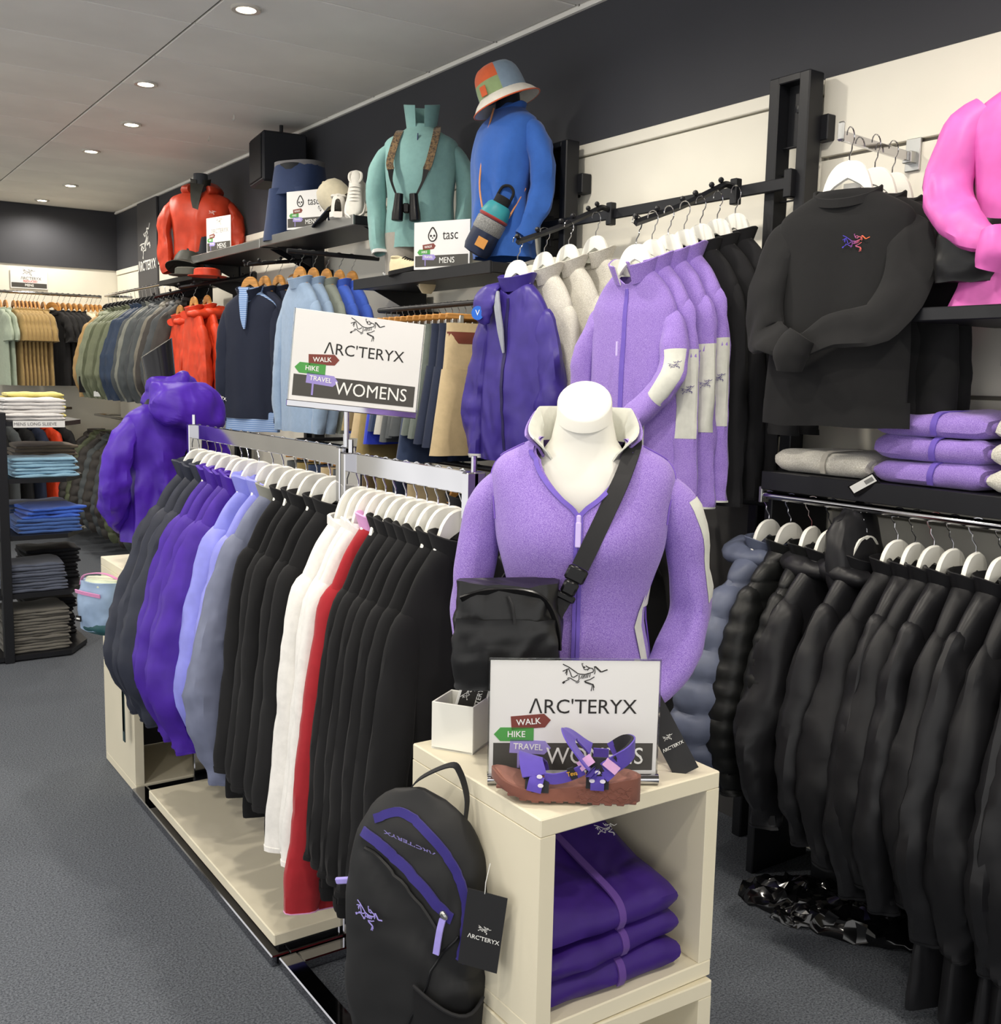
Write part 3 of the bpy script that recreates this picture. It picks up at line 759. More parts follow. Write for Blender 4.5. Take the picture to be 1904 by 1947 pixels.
# folded purple jackets inside the cube
PJ = nyl('folded_purple_nylon', '#371a74', .5); ZIPP = mat('purple_zip', '#5c3a8e', .6, 0, 'fabric')
def wedge(w, d, h0, h1, seed, lift=0):
    mb = folded_mb(w, d, h0, seed, .006)
    vs = []
    for (x, y, z) in mb.v:
        f = max(0, (y+d/2)/d); k = 1+(h1/h0-1)*f**1.3
        vs.append((x*(1-.18*f*(z/h0)), y, z*k))
    mb.v = vs; return mb
zz = .4605
for i, (h0, h1, w, rz) in enumerate(((.058,.062,.345,-2),(.055,.065,.335,2),(.060,.175,.335,-1))):
    t = thing('folded_jacket', ['lowest','middle','top'][i]+' folded purple jacket inside the open cream cube'+(', bird emblem on its chest' if i == 2 else ''), 'jacket', (1.232, 1.535+.004*i, zz), R(rz), 'purple jackets folded in the cube')
    ob('body', wedge(w, .31, h0, h1, 3+i), PJ, t)
    P = []; 
    for k in range(5): a = R(180-k*36); P.append((.02, -.155+h0/2+(h0/2+.001)*math.cos(a)*1.0, h0/2+(h0/2+.001)*math.sin(R(-60+k*37)) if False else h0*(.12+.22*k)))
    pz = [(.02,-.150,h0*.12),(.02,-.157,h0*.45),(.02,-.147,h0*.85),(.018,-.12,h0*1.03+(h1-h0)*.06),(.01,-.05,h0+(h1-h0)*.26+.004),(.0,.03,h0+(h1-h0)*.52+.004)]
    ob('zipper', MB().ribbon(pz[:4] if i < 2 else pz, (1,0,0), .016, .004, 4), ZIPP, t)
    if i == 2: emblem(PRINTW, t, (.09, -.02, .135), .05, rot=(R(-58),0,R(-10)))
    zz += h0*.97
t = thing('swing_tag', 'dark swing tag poking out behind the folded purple jackets', 'tag', (1.395,1.56,.60), R(20)); ob('card', MB().box((0,0,0),(.05,.002,.03)), BLK, t, smooth=False)
# ================================================================== HERO MANNEQUIN AND FLEECE
MANW = mat('mannequin_white', '#dedcd4', .38, 0, 'paint')
LILAC = mat('lilac_heather', '#7c5bb8', .92, 0, 'heather', '#ab92d8', scale=620)
LILZ = mat('lilac_zip', '#6c55b8', .6, 0, 'fabric'); GREYL = fab('pale_grey_lining', '#cfd0c6', .8); SEAML = fab('lilac_seam', '#7455b4', .8)
HX, HY, HR = 1.325, 1.640, R(-41)
t = thing('mannequin_torso', 'white mannequin with a slanted cut neck under the lilac fleece', 'mannequin', (HX, HY, .85), HR)
# neck and chest (local z from the cube top)
nk = MB(); rings = []
prof = [(.30,.14,.095,0),(.42,.155,.10,0),(.50,.16,.098,0),(.545,.150,.088,.005),(.580,.115,.075,.01),(.605,.083,.068,.012),(.63,.066,.062,.008),(.66,.059,.058,.0),(.70,.0555,.056,-.006)]
for (z,a,b,cy) in prof: rings.append([Vector((a*math.cos(2*PI*k/32), b*math.sin(2*PI*k/32)+cy, z)) for k in range(32)])
top = [Vector((.0545*math.cos(2*PI*k/32), .056*math.sin(2*PI*k/32)-.006, .705+.040*math.sin(2*PI*k/32))) for k in range(32)]
rings[-1] = [p+Vector((0,0,-.025+.030*math.sin(2*PI*k/32))) for k, p in enumerate(rings[-1])]
cc = sum(top, Vector())/32
rings += [top, [cc+(p-cc)*.955+Vector((0,-.001,.003)) for p in top], [cc+(p-cc)*.5+Vector((0,-.001,.0035)) for p in top]]
ob('neck_and_chest', nk.loft(rings, True, True, True), MANW, t, ang=50)
ob('base_plate', MB().lathe([(.14,0),(.14,.006),(.02,.009),(.012,.02),(.012,.30)], 24), CHROME, t)
# fleece jacket
class Hero:
    key = [(0,.110,.158,.112,0),(.07,.175,.150,.108,0),(.16,.265,.134,.100,0),(.27,.345,.146,.106,-.004),(.40,.425,.170,.116,-.012),(.54,.50,.178,.112,-.006),(.66,.555,.184,.098,.004),(.76,.588,.170,.084,.010),(.86,.610,.138,.075,.013),(.93,.624,.112,.070,.014),(1.0,.634,.094,.067,.014)]
    def P(s, v, u, off=0, gap=True):
        z, a, b, cy = interp(s.key, v)
        g = 0
        if gap and z > .500: g = min(1.05, ((z-.500)/.13)**.85*.64+max(0, (z-.592)/.042)*.40)
        an = -PI/2+g+(2*PI-2*g)*u
        c, n_ = srad(an, 2.3)
        x, y = a*c, b*n_
        w = .0035*nz3(x*7, y*7, z*7)+.002*nz3(x*20, y*20, z*12)
        r = math.hypot(x, y); k = 1+(w+off)/r
        bust = .016*math.exp(-((abs(x)-.075)**2)/.003-((z-.44)**2)/.004)*(1 if n_ < 0 else 0)
        return Vector((x*k, y*k+cy-bust, z))
H = Hero()
t = thing('fleece_jacket', 'lilac heathered zip fleece with grey collar on the white mannequin', 'jacket', (HX, HY, .85), HR)
outer = [[H.P(i/44, k/60) for k in range(61)] for i in range(45)]
inner = [[H.P(i/44, k/60, -.006) for k in range(61)] for i in range(44, -1, -1)]
ob('body', MB().loft(outer+inner, False), LILAC, t)
for k, uu in (('L', 0), ('R', 1)):
    pts = [H.P(v/40, uu, .002) for v in range(0, 35)]
    ob('zipper_tape', MB().ribbon([p+Vector((.0035*(1 if uu == 0 else -1), -.001, 0)) for p in pts], (1,0,0), .009, .004), LILZ, t)
# collar, spread open
def hcol(rx, ry, h, t_, z0, lean, e_):
    rings = []
    n = 40; a0 = -PI/2+e_; a1 = 3*PI/2-e_
    for i in range(n+1):
        a = a0+(a1-a0)*i/n; c, s_ = math.cos(a), math.sin(a); fr = max(0, -s_)**.7
        B = Vector((rx*c*(1-.1*fr), ry*s_*(1+.25*fr)+.014, z0-.055*fr)); nn = Vector((c, s_*.55, 0)).normalized()
        T = B+nn*(lean+.052*fr)+Vector((0, 0, h-.018*fr)) 
        Mi = (B+T)/2-nn*.006
        rings.append([B+nn*t_/2, Mi+nn*t_/2, T+nn*t_/2, T+Vector((0,0,t_*.5)), T-nn*t_/2, Mi-nn*t_/2, B-nn*t_/2])
    return MB().loft(rings, True, True, True)
ob('collar', hcol(.093, .069, .058, .006, .624, .007, 1.0), LILAC, t)
ob('collar_lining', hcol(.0865, .0625, .066, .005, .625, .006, .72), GREYL, t)
ob('zip_puller', MB().box((0,0,0),(.009,.006,.016),b=.002).box((0,-.003,-.030),(.011,.004,.048),b=.0015), mat('puller_lilac','#cbb9ee',.4), t, (.0, H.P(.53,0,.004).y-.004, .485), rot=(R(-6),0,0), smooth=False)
for sg in (-1, 1):
    u = lambda f: f if sg > 0 else 1-f
    pts = [H.P(v, u(f), .0015) for v, f in ((.905,.10),(.87,.125),(.835,.155),(.80,.185),(.775,.205))]
    ob('yoke_seam', MB().tube(pts, .0022, 6, True, 4), SEAML, t)
    pts = [H.P(v, u(f), .0012) for v, f in ((.79,.235),(.72,.222),(.64,.212),(.56,.205),(.48,.205))]
    ob('armhole_seam', MB().tube(pts, .0020, 6, True, 4), SEAML, t)
AL = Sleeve([(-.125,.012,.545),(-.170,.013,.522),(-.206,.010,.455),(-.221,.0,.36),(-.222,-.012,.27),(-.212,-.035,.20),(-.205,-.055,.145)], [(.034,.046),(.040,.050),(.043,.050),(.041,.048),(.041,.047),(.040,.044),(.034,.037)], .005, 2, n=20, sub=7)
AR = Sleeve([(.125,.012,.545),(.172,.013,.522),(.207,.016,.455),(.224,.030,.365),(.232,.040,.275),(.203,.0,.195),(.150,-.055,.135),(.115,-.085,.115)], [(.034,.046),(.040,.050),(.043,.050),(.041,.048),(.045,.050),(.045,.048),(.039,.042),(.034,.036)], .006, 5, n=20, sub=7)
so = ob('sleeve', AL.mesh(44), LILAC, t); so2 = ob('sleeve', AR.mesh(48), LILAC, t)
ob('sleeve_patch', AR.band(.20,.52,.003,12,-.13,.13), GREYL, so2)
ob('side_pocket', MB().loft([[H.P(H_v, u_, .003) for u_ in (uu-.018*wk, uu, uu+.018*wk)] for H_v, uu, wk in ((.245,.185,.1),(.20,.178,.6),(.16,.170,1.0),(.11,.176,.9),(.05,.186,.9),(.0,.194,.9))], False), GREYL, t)
for sg in (-1, 1):
    pts = [H.P(v, .27 if sg > 0 else .73, .0012) for v in (.0,.1,.2,.3,.4,.48)]
    ob('side_seam', MB().tube(pts, .0018, 6, True, 3), SEAML, t)
# cross-body bag worn by the mannequin
NYK = nyl('black_ripstop', '#1a1a1b', .34); WEB = fab('black_webbing', '#232325', .75); PLK = mat('black_buckle', '#121214', .3, 0, 'paint')
t = thing('crossbody_bag', 'small black cross-body bag slung over the lilac fleece', 'bag', (HX, HY, .85), HR)
def bagf(w, d, h, seed=0, wr=.004, p=3.2):
    mb = MB(); rings = []
    for i in range(17):
        v = i/16; e = math.sin(PI*v)**.32 if 0 < v < 1 else .55
        z = h*v; ring = []
        for k in range(30):
            c, s_ = srad(2*PI*k/30, p)
            q = Vector((w/2*c*(.90+.10*e), d/2*s_*(.45+.55*e), z)); n1 = wr*nz3(q.x*22+seed, q.y*22, q.z*22)+wr*.5*nz3(q.x*60, q.y*60, q.z*50)
            ring.append(q+Vector((c*n1, s_*n1, n1)))
        rings.append(ring)
    return mb.loft(rings, True, True, True)
BM = Matrix.Translation((-.130,-.150,.158)) @ Matrix.Rotation(R(8),4,'Z')
ob('body', bagf(.205,.09,.205,3,.008,2.7).xf(BM), NYK, t)
ob('front_pocket', bagf(.200,.036,.135,8,.007,3.0).xf(BM @ Matrix.Translation((-.004,-.036,.006))), NYK, t)
zp = [(-.09,-.030,.176),(-.04,-.034,.192),(.03,-.034,.192),(.07,-.036,.176),(.092,-.034,.13),(.098,-.028,.08)]
ob('zipper', MB().ribbon([BM @ Vector(p) for p in zp], [(0,-.6,1),(0,-.6,1),(0,-.6,1),(.6,-.7,.6),(1,-.7,0),(1,-.7,0)], .012, .004, 4), PLK, t)
ob('zip_pull', MB().tube([BM @ Vector(p) for p in ((.0,-.046,.185),(.008,-.056,.168),(.012,-.058,.135))], .0028, 6, True, 3), WEB, t)
emblem(PRINTW, t, BM @ Vector((.04,-.056,.03)), .05)
sp = [(.098,.02,.632),(.098,-.035,.618),(.080,-.094,.565),(.052,-.122,.50),(.026,-.136,.44),(.006,-.140,.395)]
ob('strap', MB().ribbon(sp, [(1,.2,.2),(1,.1,.25),(1,0,.4),(1,0,.42),(1,0,.42),(1,0,.42)], .034, .003, 6), WEB, t)
ob('strap_back', MB().ribbon([(.098,.02,.632),(.09,.075,.61),(.02,.125,.50),(-.08,.135,.38),(-.150,.07,.33),(-.168,-.02,.31),(-.185,-.11,.305)], [(1,.2,.2),(1,.3,0),(1,0,-.3),(.6,0,-.6),(0,.2,1),(0,.2,1),(0,.2,1)], .034, .003, 6), WEB, t)
Mb = Matrix.Translation((-.006,-.143,.370)) @ Matrix.Rotation(R(24),4,'Y')
ob('buckle', MB().box((0,0,.012),(.040,.010,.030),b=.004).box((0,-.002,-.016),(.030,.012,.030),b=.005).box((0,0,-.036),(.040,.008,.014),b=.003).xf(Mb), PLK, t)
ob('lower_strap', MB().ribbon([(-.020,-.140,.338),(-.034,-.140,.310),(-.050,-.142,.285)], (1,0,.5), [.030,.028,.042], .004, 4), WEB, t)
ob('loop', MB().tube([(-.045,-.142,.285),(-.034,-.142,.262),(-.046,-.140,.245),(-.062,-.14,.262)], .0025, 6, True, 4), PLK, t)
# counter sign with chrome holder
SX, SY, SR = 1.186, 1.471, R(-31.4)
sign('white WOMENS counter sign standing on the cream cube behind the sandal', (SX, SY, .862), SR, .315, .222)
t = thing('sign_holder', 'clear acrylic sign holder with a chrome foot on the cream cube', 'sign holder', (SX, SY, .8505), SR)
ob('foot', MB().tube([(-.16,-.012,.010),(.16,-.012,.010)], (.010), 12).box((0,.012,.006),(.318,.04,.010),b=.003), CHROME, t)
for sx in (-1,1): ob('edge_strip', MB().box((sx*.1590,0,.122),(.0025,.007,.222),b=.0006), ACRYL, t, smooth=False)
ob('top_strip', MB().box((0,0,.2355),(.320,.007,.0025),b=.0006), ACRYL, t, smooth=False)
# hang tag of the fleece, leaning on the cube edge
t = thing('swing_tag', 'long black swing tag with white emblem leaning beside the counter sign', 'tag', (1.402, 1.388, .8515), 0, None, (R(-14), R(-30), R(-38)))
ob('card', MB().box((0,0,.085),(.050,.0016,.17)), mat('tag_black','#262628',.55,0,'paint'), t, smooth=False)
emblem(PRINTW, t, (0,-.002,.075), .020, wk=1.5); lettering("\u039bRC'TERYX", PRINTW, t, (0,-.002,.056), .0085, 1, bold=.01)
# white card box
t = thing('card_box', 'small white open box holding cards on the cream cube', 'box', (1.115, 1.748, .8505), R(33))
bw, bd, bh, th = .092, .092, .098, .004
ob('base', MB().box((0,0,.002),(bw,bd,.004)), WHITEP, t, smooth=False)
for s_ in (-1,1):
    ob('wall', MB().box((s_*(bw-th)/2,0,bh/2),(th,bd,bh),b=.0008), WHITEP, t, smooth=False); ob('wall', MB().box((0,s_*(bd-th)/2,bh/2),(bw-2*th,th,bh),b=.0008), WHITEP, t, smooth=False)
for i in range(3):
    t = thing('sticker_card', ['front','middle','back'][i]+' black and white emblem card standing in the white box', 'card', (1.118+.006*i, 1.742+.012*i, .892), 0, 'cards in the white box', (R(-6-3*i), R(16+5*i), R(-32)))
    ob('card', MB().box((0,0,.05),(.062,.0012,.092),b=.0004), PRINTW, t, smooth=False)
    ob('print', MB().box((0,-.0009,.052),(.052,.0006,.078)), PRINTK, t, smooth=False)
    emblem(PRINTW, t, (-.012,-.0014,.07), .036, rot=(0,R(-80),0), wk=1.4); lettering("\u039bRC'TERYX", PRINTW, t, (.012,-.0014,.055), .014, 1, rot=(0,R(-90),0), bold=.01)
# ================================================================== SANDAL
SOLE = mat('sandal_sole', '#7d4d40', .6, 0, 'fabric'); FOOT = mat('sandal_footbed', '#8f5e50', .7, 0, 'fabric'); STRP = fab('sandal_webbing', '#5a48ac', .75); LINK = mat('link_white', '#e9e2ef', .4); PKS = fab('pink_tab', '#dba9d6', .7); PADK = fab('sandal_pad', '#2b2b2e', .9); GOLD = mat('gold_print', '#d9a23a', .5)
t = thing('sandal', 'purple strapped sandal with a brown sole on the cream cube', 'sandal', (1.128, 1.418, .8505), R(139))
def outline(x):     # half widths of the sole at x (0 heel .. 1 toe): inner, outer
    return interp([(0,.004,.004),(.03,.018,.018),(.10,.031,.030),(.25,.036,.034),(.45,.033,.034),(.65,.040,.042),(.80,.043,.044),(.92,.034,.034),(.98,.016,.014),(1.0,.003,.003)], x)
Ls = .268
def sole(z0f, z1f, scale, n=36):
    rings = []
    for i in range(n+1):
        x = i/n; a, b = outline(x); a *= scale; b *= scale; X = (x-.5)*Ls*(scale*.5+.5); z0 = z0f(x); z1 = z1f(x)
        rings.append([Vector((X,-a,z0+.004)), Vector((X,-a*1.03,(z0+z1)/2)), Vector((X,-a,z1)), Vector((X,-a*.8,z1+.001)), Vector((X,0,z1-.001)), Vector((X,b*.8,z1+.001)), Vector((X,b,z1)), Vector((X,b*1.03,(z0+z1)/2)), Vector((X,b,z0+.004)), Vector((X,b*.8,z0)), Vector((X,-a*.8,z0))])
    return MB().loft(rings, True, True, True)
bot = lambda x: .004+.028*max(0,(x-.68)/.32)**1.8
tp = lambda x: interp([(0,.050),(.1,.050),(.25,.042),(.4,.036),(.55,.031),(.72,.028),(.88,.036),(1,.050)], x)[0]
ob('sole', sole(bot, tp, 1.0), SOLE, t)
ob('footbed', sole(lambda x: tp(x)-.006, lambda x: tp(x)-.0005+.0, .90), FOOT, t)
for i in range(12):
    x = .05+.08*i; a, b = outline(x)
    ob('tread_lug', MB().box(((x-.5)*Ls, 0, bot(x)+.0025), (.014,(a+b)*.98,.006), b=.0015), SOLE, t, smooth=False)
wv = MB()
for j in range(5):
    P = []
    for i in range(22):
        x = .06+.36*i/21; a, b = outline(x); z = bot(x)+.010+.0055*j+.003*math.sin(i*1.3+j*2.1)+.002*math.sin(i*2.9+j)
        P.append(((x-.5)*Ls, b*1.03, min(z, tp(x)-.004)))
    wv.tube(P, .0009, 5)
ob('wave_relief', wv, SOLE, t)
# straps (local +y is the side facing the camera)
def strap(name, pts, sides, w, m, th=.0028): return ob(name, MB().ribbon(pts, sides, w, th, 6), m, t)
fx = lambda x: (x-.5)*Ls
strap('toe_strap', [(fx(.70),-.040,.030),(fx(.72),-.038,.052),(fx(.74),-.012,.072),(fx(.73),.012,.068),(fx(.70),.033,.050)], (1,0,.25), .044, STRP)
strap('toe_pad', [(fx(.72),-.036,.036),(fx(.74),-.030,.056),(fx(.755),-.008,.068),(fx(.745),.012,.063),(fx(.71),.030,.047)], (1,0,.2), .034, PADK)
strap('front_tab', [(fx(.68),.034,.050),(fx(.69),.043,.040),(fx(.70),.046,.026)], (1,0,0), .026, STRP)
strap('front_pad', [(fx(.68),.032,.046),(fx(.68),.040,.036),(fx(.68),.043,.024)], (1,0,0), .042, PADK)
strap('side_strap', [(fx(.63),.034,.048),(fx(.56),.040,.050),(fx(.47),.042,.058),(fx(.38),.040,.070)], (0,.15,1), .020, STRP)
strap('instep_strap', [(fx(.30),.040,.064),(fx(.36),.038,.080),(fx(.46),.022,.108),(fx(.49),-.004,.118),(fx(.44),-.030,.104),(fx(.34),-.038,.080)], [(.7,0,.7),(.7,0,.7),(.6,.5,.6),(.4,.9,.3),(.6,-.5,.6),(.7,0,.7)], .033, STRP)
strap('heel_strap', [(fx(.26),.038,.062),(fx(.19),.038,.080),(fx(.09),.030,.098),(fx(.05),.0,.104),(fx(.10),-.030,.098),(fx(.20),-.038,.078)], [(-.5,0,1),(-.6,0,1),(0,.1,1),(0,.0,1),(0,-.1,1),(-.6,0,1)], .032, STRP)
strap('heel_pad', [(fx(.16),.034,.084),(fx(.095),.026,.098),(fx(.065),.0,.103),(fx(.105),-.026,.098),(fx(.17),-.034,.084)], [(-.6,0,1),(0,.1,1),(0,.0,1),(0,-.1,1),(-.6,0,1)], .034, PADK, .004)
strap('ankle_tab', [(fx(.285),.040,.060),(fx(.285),.042,.046),(fx(.285),.040,.034)], (1,0,0), .024, STRP)
strap('ankle_pad', [(fx(.285),.034,.092),(fx(.285),.037,.065),(fx(.285),.037,.036)], (1,0,0), .040, PADK, .005)
strap('inner_strap', [(fx(.27),-.039,.036),(fx(.27),-.040,.060),(fx(.27),-.039,.082)], (1,0,0), .028, STRP)
strap('pink_tab', [(fx(.345),.043,.077),(fx(.385),.038,.090)], (.7,0,-.7), .028, PKS, .005)
strap('pink_tab', [(fx(.215),.042,.074),(fx(.180),.041,.086)], (.7,0,.7), .028, PKS, .005)
strap('brand_tab', [(fx(.47),.0435,.061),(fx(.43),.0435,.066)], (0,.1,1), .022, PADK, .004)
lettering('Teva', GOLD, t, (fx(.45),.0462,.0635), .012, .8, (R(8),R(-14),R(180)), bold=.02)
for x, y, z in ((.665,.040,.052),(.655,.046,.038),(.285,.0445,.068),(.32,.0435,.052),(.25,.0435,.052)):
    ob('link_ring', MB().lathe([(.0026,-.001),(.0042,-.001),(.0042,.001),(.0026,.001)], 12, (fx(x),y,z), 1.2, .8, Matrix.Rotation(R(90),3,'X')), LINK, t)
# ================================================================== BACKPACK
PACK = nyl('pack_nylon', '#212122', .55); PZIP = fab('pack_purple_zip', '#2f2478', .6); PULL = fab('lavender_cord', '#a79bea', .6)
BPX, BPY, BPR = .972, 1.672, R(-57)
t = thing('backpack', 'black backpack with purple zips hanging on the side of the cream cube', 'backpack', (BPX, BPY, .24), 0, None, (R(4), R(2.5), BPR))
PH = .595
def pk(v, u, off=0):
    z = PH*v
    w = interp([(0,.105),(.06,.122),(.25,.144),(.5,.146),(.7,.142),(.82,.130),(.92,.096),(.975,.060),(1,.010)], v)[0]
    d = interp([(0,.060),(.06,.078),(.3,.088),(.55,.085),(.75,.070),(.9,.046),(1,.008)], v)[0]
    c, s_ = srad(2*PI*u, 2.7)
    x, y = w*c, d*s_
    if s_ > 0: y *= .55
    n1 = .006*nz3(x*9+2, y*9, z*8)+.003*nz3(x*25, y*25, z*22)
    cr_ = 0
    if s_ < 0:      # crease running diagonally under the pocket
        dl = (x*.75+(v-.66)*.42); cr_ = -.010*math.exp(-(dl*60)**2)*(1 if .42 < v < .82 else 0)
    r = math.hypot(x, y)+1e-6; k = 1+(n1+off+cr_)/r
    return Vector((x*k, y*k, z))
ob('body', MB().loft([[pk(i/46, k/52) for k in range(52)] for i in range(47)], True, True, True), PACK, t)
def onfront(x, v, off=.003):      # point of the pack front at lateral x
    best = None
    for k in range(121):
        q = pk(v, .5+.5*k/120, off)
        if best is None or abs(q.x-x) < abs(best.x-x): best = q
    return best
def zipline(name, pts, w, off=.003, m=PZIP):
    P = [onfront(x, v, off) for x, v in cr(pts, 6)]
    S = []
    for i in range(len(P)):
        tg = (P[min(i+1,len(P)-1)]-P[max(i-1,0)]).normalized(); S.append(tuple(tg.cross(Vector((0,-1,.35)))))
    return ob(name, MB().ribbon(P, S, w, .005), m, t)
zipline('upper_zipper', [(-.075,.90),(-.03,.935),(.02,.915),(.06,.875),(.095,.81),(.118,.72),(.124,.62),(.120,.52)], .017)
zipline('lower_zipper', [(-.100,.85),(-.06,.84),(-.01,.800),(.04,.745),(.085,.675),(.10,.655)], .019)
q = onfront(.088, .668, .008)
ob('zip_slider', MB().box(q, (.012,.010,.018), Matrix.Rotation(R(-40),3,'Y'), .003), STEEL, t)
ob('zip_pull', MB().ribbon([q+Vector((0,-.004,-.005)), q+Vector((-.004,-.008,-.03)), q+Vector((-.009,-.010,-.075))], (1,0,0), .012, .004, 4), PULL, t)
ob('side_buckle', MB().box((-.150,-.02,.375),(.05,.008,.014),Matrix.Rotation(R(-18),3,'Y'),.003).box((-.125,-.02,.383),(.03,.010,.018),Matrix.Rotation(R(-18),3,'Y'),.003), PULL, t)
q = onfront(-.062, .60, .004); emblem(PULL, t, q+Vector((0,-.003,0)), .068, rot=(R(-3),R(6),R(-16)), wk=1.5)
q = onfront(.01, .86, .004); lettering("\u039bRC'TERYX", PULL, t, q+Vector((0,-.004,.004)), .020, 1.0, rot=(R(-35),R(196),R(8)), bold=.015)
ob('haul_loop', MB().ribbon([(-.035,.004,PH*.955),(-.01,.012,PH*1.02),(.045,.028,PH*1.075),(.065,.030,PH*1.055),(.085,.020,PH*.985),(.088,.008,PH*.915)], [(0,1,.2)]*6, .016, .0025, 6), WEB, t)
# stretch side pocket at the lower right
sp = [[pk(v/100, .775+.20*k/10, .006+.010*math.sin(PI*k/10)*(v/38)) for k in range(11)] for v in range(4, 39, 3)]
for r_ in sp[-1:]:
    for k in range(11): r_[k] = r_[k]+Vector((0,-.004,-.03*math.sin(PI*k/10)+.035*(1-k/10)))
ob('side_pocket', MB().loft(sp, False), BLK, t)
ob('pocket_binding', MB().tube([p+Vector((0,-.001,0)) for p in sp[-1]], .0035, 6), WEB, t)
ob('seam', MB().tube([onfront(x, v, .001) for x, v in cr([(.115,.60),(.075,.50),(.05,.36),(.01,.22),(-.03,.08)], 5)], .0028, 6), PLK, t)
ob('pocket_flap', MB().tube([onfront(x, v, .003) for x, v in cr([(-.09,.80),(-.05,.79),(-.005,.745),(.05,.67),(.082,.60)], 5)], .0045, 6), PACK, t)
ob('strap_tail', MB().ribbon([(.145,.02,.06),(.168,-.01,.04),(.172,-.02,.01)], (0,1,0), .03, .003, 4), STRP, t)
t = thing('swing_tag', 'large black swing tag with white emblem hanging on the backpack', 'tag', (.985, 1.478, .538), 0, None, (R(2), R(7), R(-49)))
ob('card', MB().box((0,0,.075),(.074,.0016,.15)), mat('tag_black','#262628',.55,0,'paint'), t, smooth=False)
emblem(PRINTW, t, (.004,-.002,.078), .024, wk=1.5); lettering("\u039bRC'TERYX", PRINTW, t, (.004,-.002,.060), .0115, 1, bold=.01)
ob('cord', MB().tube([(-.005,0,.145),(-.006,-.002,.17),(-.004,.004,.205)], .0008, 5), PRINTW, t)
# ================================================================== HIP PACK ON THE FAR CUBE
HB = nyl('pale_blue_nylon','#8fa6c4',.5); HG = nyl('pale_green_nylon','#cfd8bf',.5); HP = fab('pink_webbing','#dc8fc0',.7); TEAL = fab('dark_teal_webbing','#1e3a3e',.7); TEALN = nyl('dark_teal_nylon','#1f4a50',.5)
t = thing('hip_pack', 'pale blue and green hip pack with pink zip on the far cream cube', 'bag', (.975, 4.13, .60), R(-62))
ob('body', bagf(.20,.13,.19,5,.006,2.05), HB, t); ob('top_panel', bagf(.17,.11,.05,2,.004,2.1).xf(Matrix.Translation((.01,.008,.152))), HG, t)
ob('base_panel', bagf(.20,.118,.05,4,.004,2.6).xf(Matrix.Translation((.02,.004,-.008))), TEALN, t)
ob('zipper', MB().ribbon([(-.085,-.045,.150),(-.02,-.064,.152),(.06,-.056,.146)], (0,-.2,1), .014, .004, 4), HP, t)
ob('grab_loop', MB().ribbon([(-.095,-.01,.17),(-.06,-.02,.212),(.02,.0,.222),(.08,.02,.20)], (0,1,0), .012, .003, 5), HP, t)
ob('brand_tab', MB().box((-.055,-.060,.048),(.026,.003,.022)), BLK, t, smooth=False); ob('brand_mark', MB().box((-.055,-.062,.048),(.018,.001,.006)), PRINTW, t, smooth=False)
for i, (x, y, l) in enumerate(((1.004,3.955,.30),(1.004,3.925,.26))):
    ob('belt_strap', MB().ribbon([(0,.03*i,.0),(.0,.03*i-.002,-l*.5),(0,.03*i-.004,-l)], (0,1,0), .028-.008*i, .003, 3), TEAL, t, (.0,0,0)).matrix_local = t.matrix_basis.inverted() @ Matrix.Translation((x-.0, y, .50))
# ================================================================== RIGHT WALL: BAR, WATERFALL ARMS, FLEECES
DARKP = mat('dark_grey_board', '#4b4a4a', .7, 0, 'paint')
ob('lower_board', MB().box((WX-.016, 2.97, .68), (.02, 1.24, 1.36), b=.002), DARKP, wr, smooth=False)
t = thing('wall_bar', 'black flat bar spanning the two ladder posts above the fleeces', 'bar', (2.70, 3.0, 2.235), 0)
ob('bar', MB().box((0,0,0),(.014,1.30,.038),b=.003), BLACKM, t, smooth=False)
for s_ in (-1,1): ob('end_bracket', MB().box((.02,s_*.655,0),(.055,.03,.09),b=.004).box((.045,s_*.665,-.03),(.02,.02,.10),b=.003), BLACKM, t, smooth=False)
def waterfall(y, label, x0=2.69, z0=2.24, x1=2.25, z1=2.09, n=6, group='black waterfall arms'):
    t = thing('waterfall_arm', label, 'hanging arm', (x0, y, z0), 0, group)
    dx, dz = x1-x0, z1-z0
    pts = [(0,0,.006),(-.045,0,.014),(-.095,0,-.008),(dx*.55,0,dz*.52+.002),(dx,0,dz)]
    ob('arm', MB().tube(pts, [(.011,.011)]*5, 4, True, 6, None, None, 2), BLACKM, t, smooth=False)
    ob('clamp', MB().box((.0,0,-.005),(.03,.03,.085),b=.003), BLACKM, t, smooth=False)
    bl = mesh_of('ball_stop', MB().lathe([(.001,-.010),(.007,-.007),(.010,0),(.007,.007),(.001,.010)], 12), BLACKM)
    P = cr(pts, 6)
    for i in range(n):
        f = 1-.115*i*6/n; q = P[max(0,min(len(P)-1, int(round(f*(len(P)-1)))))]; ob('ball_stop', bl, None, t, (q[0], 0, q[2]+.021))
    return lambda f: (x0+dx*f, y, z0+dz*f)
A1 = waterfall(3.205, 'black waterfall arm holding the purple shell and grey fleeces')
A2 = waterfall(2.56, 'black waterfall arm holding the lilac and black fleeces')
OAT = mat('oatmeal_heather', '#bdb9ac', .92, 0, 'heather', '#e4e1d7', scale=380)
SHELLP = nyl('indigo_shell', '#3d2f86', .42); WHC = nyl('white_shell_lining', '#dcdcd6', .5); BLKF = fab('black_soft_fleece', '#18181b', .9)
fl = dict(name='fleece_jacket', cat='jacket', sh=.165, L=.74, hw=.175, dp=.045, srx=.046, sry=.030, sout=.022, slen=.80, cuff=.95, wr=.007, tip=-.19, collar='open', dip=.05, taper=1)
T_GR = [(.93,'front'),(.70,'second'),(.46,'third'),(.22,'rear')]
g = 'garments on the left waterfall arm'
x,y,z = A1(.97)
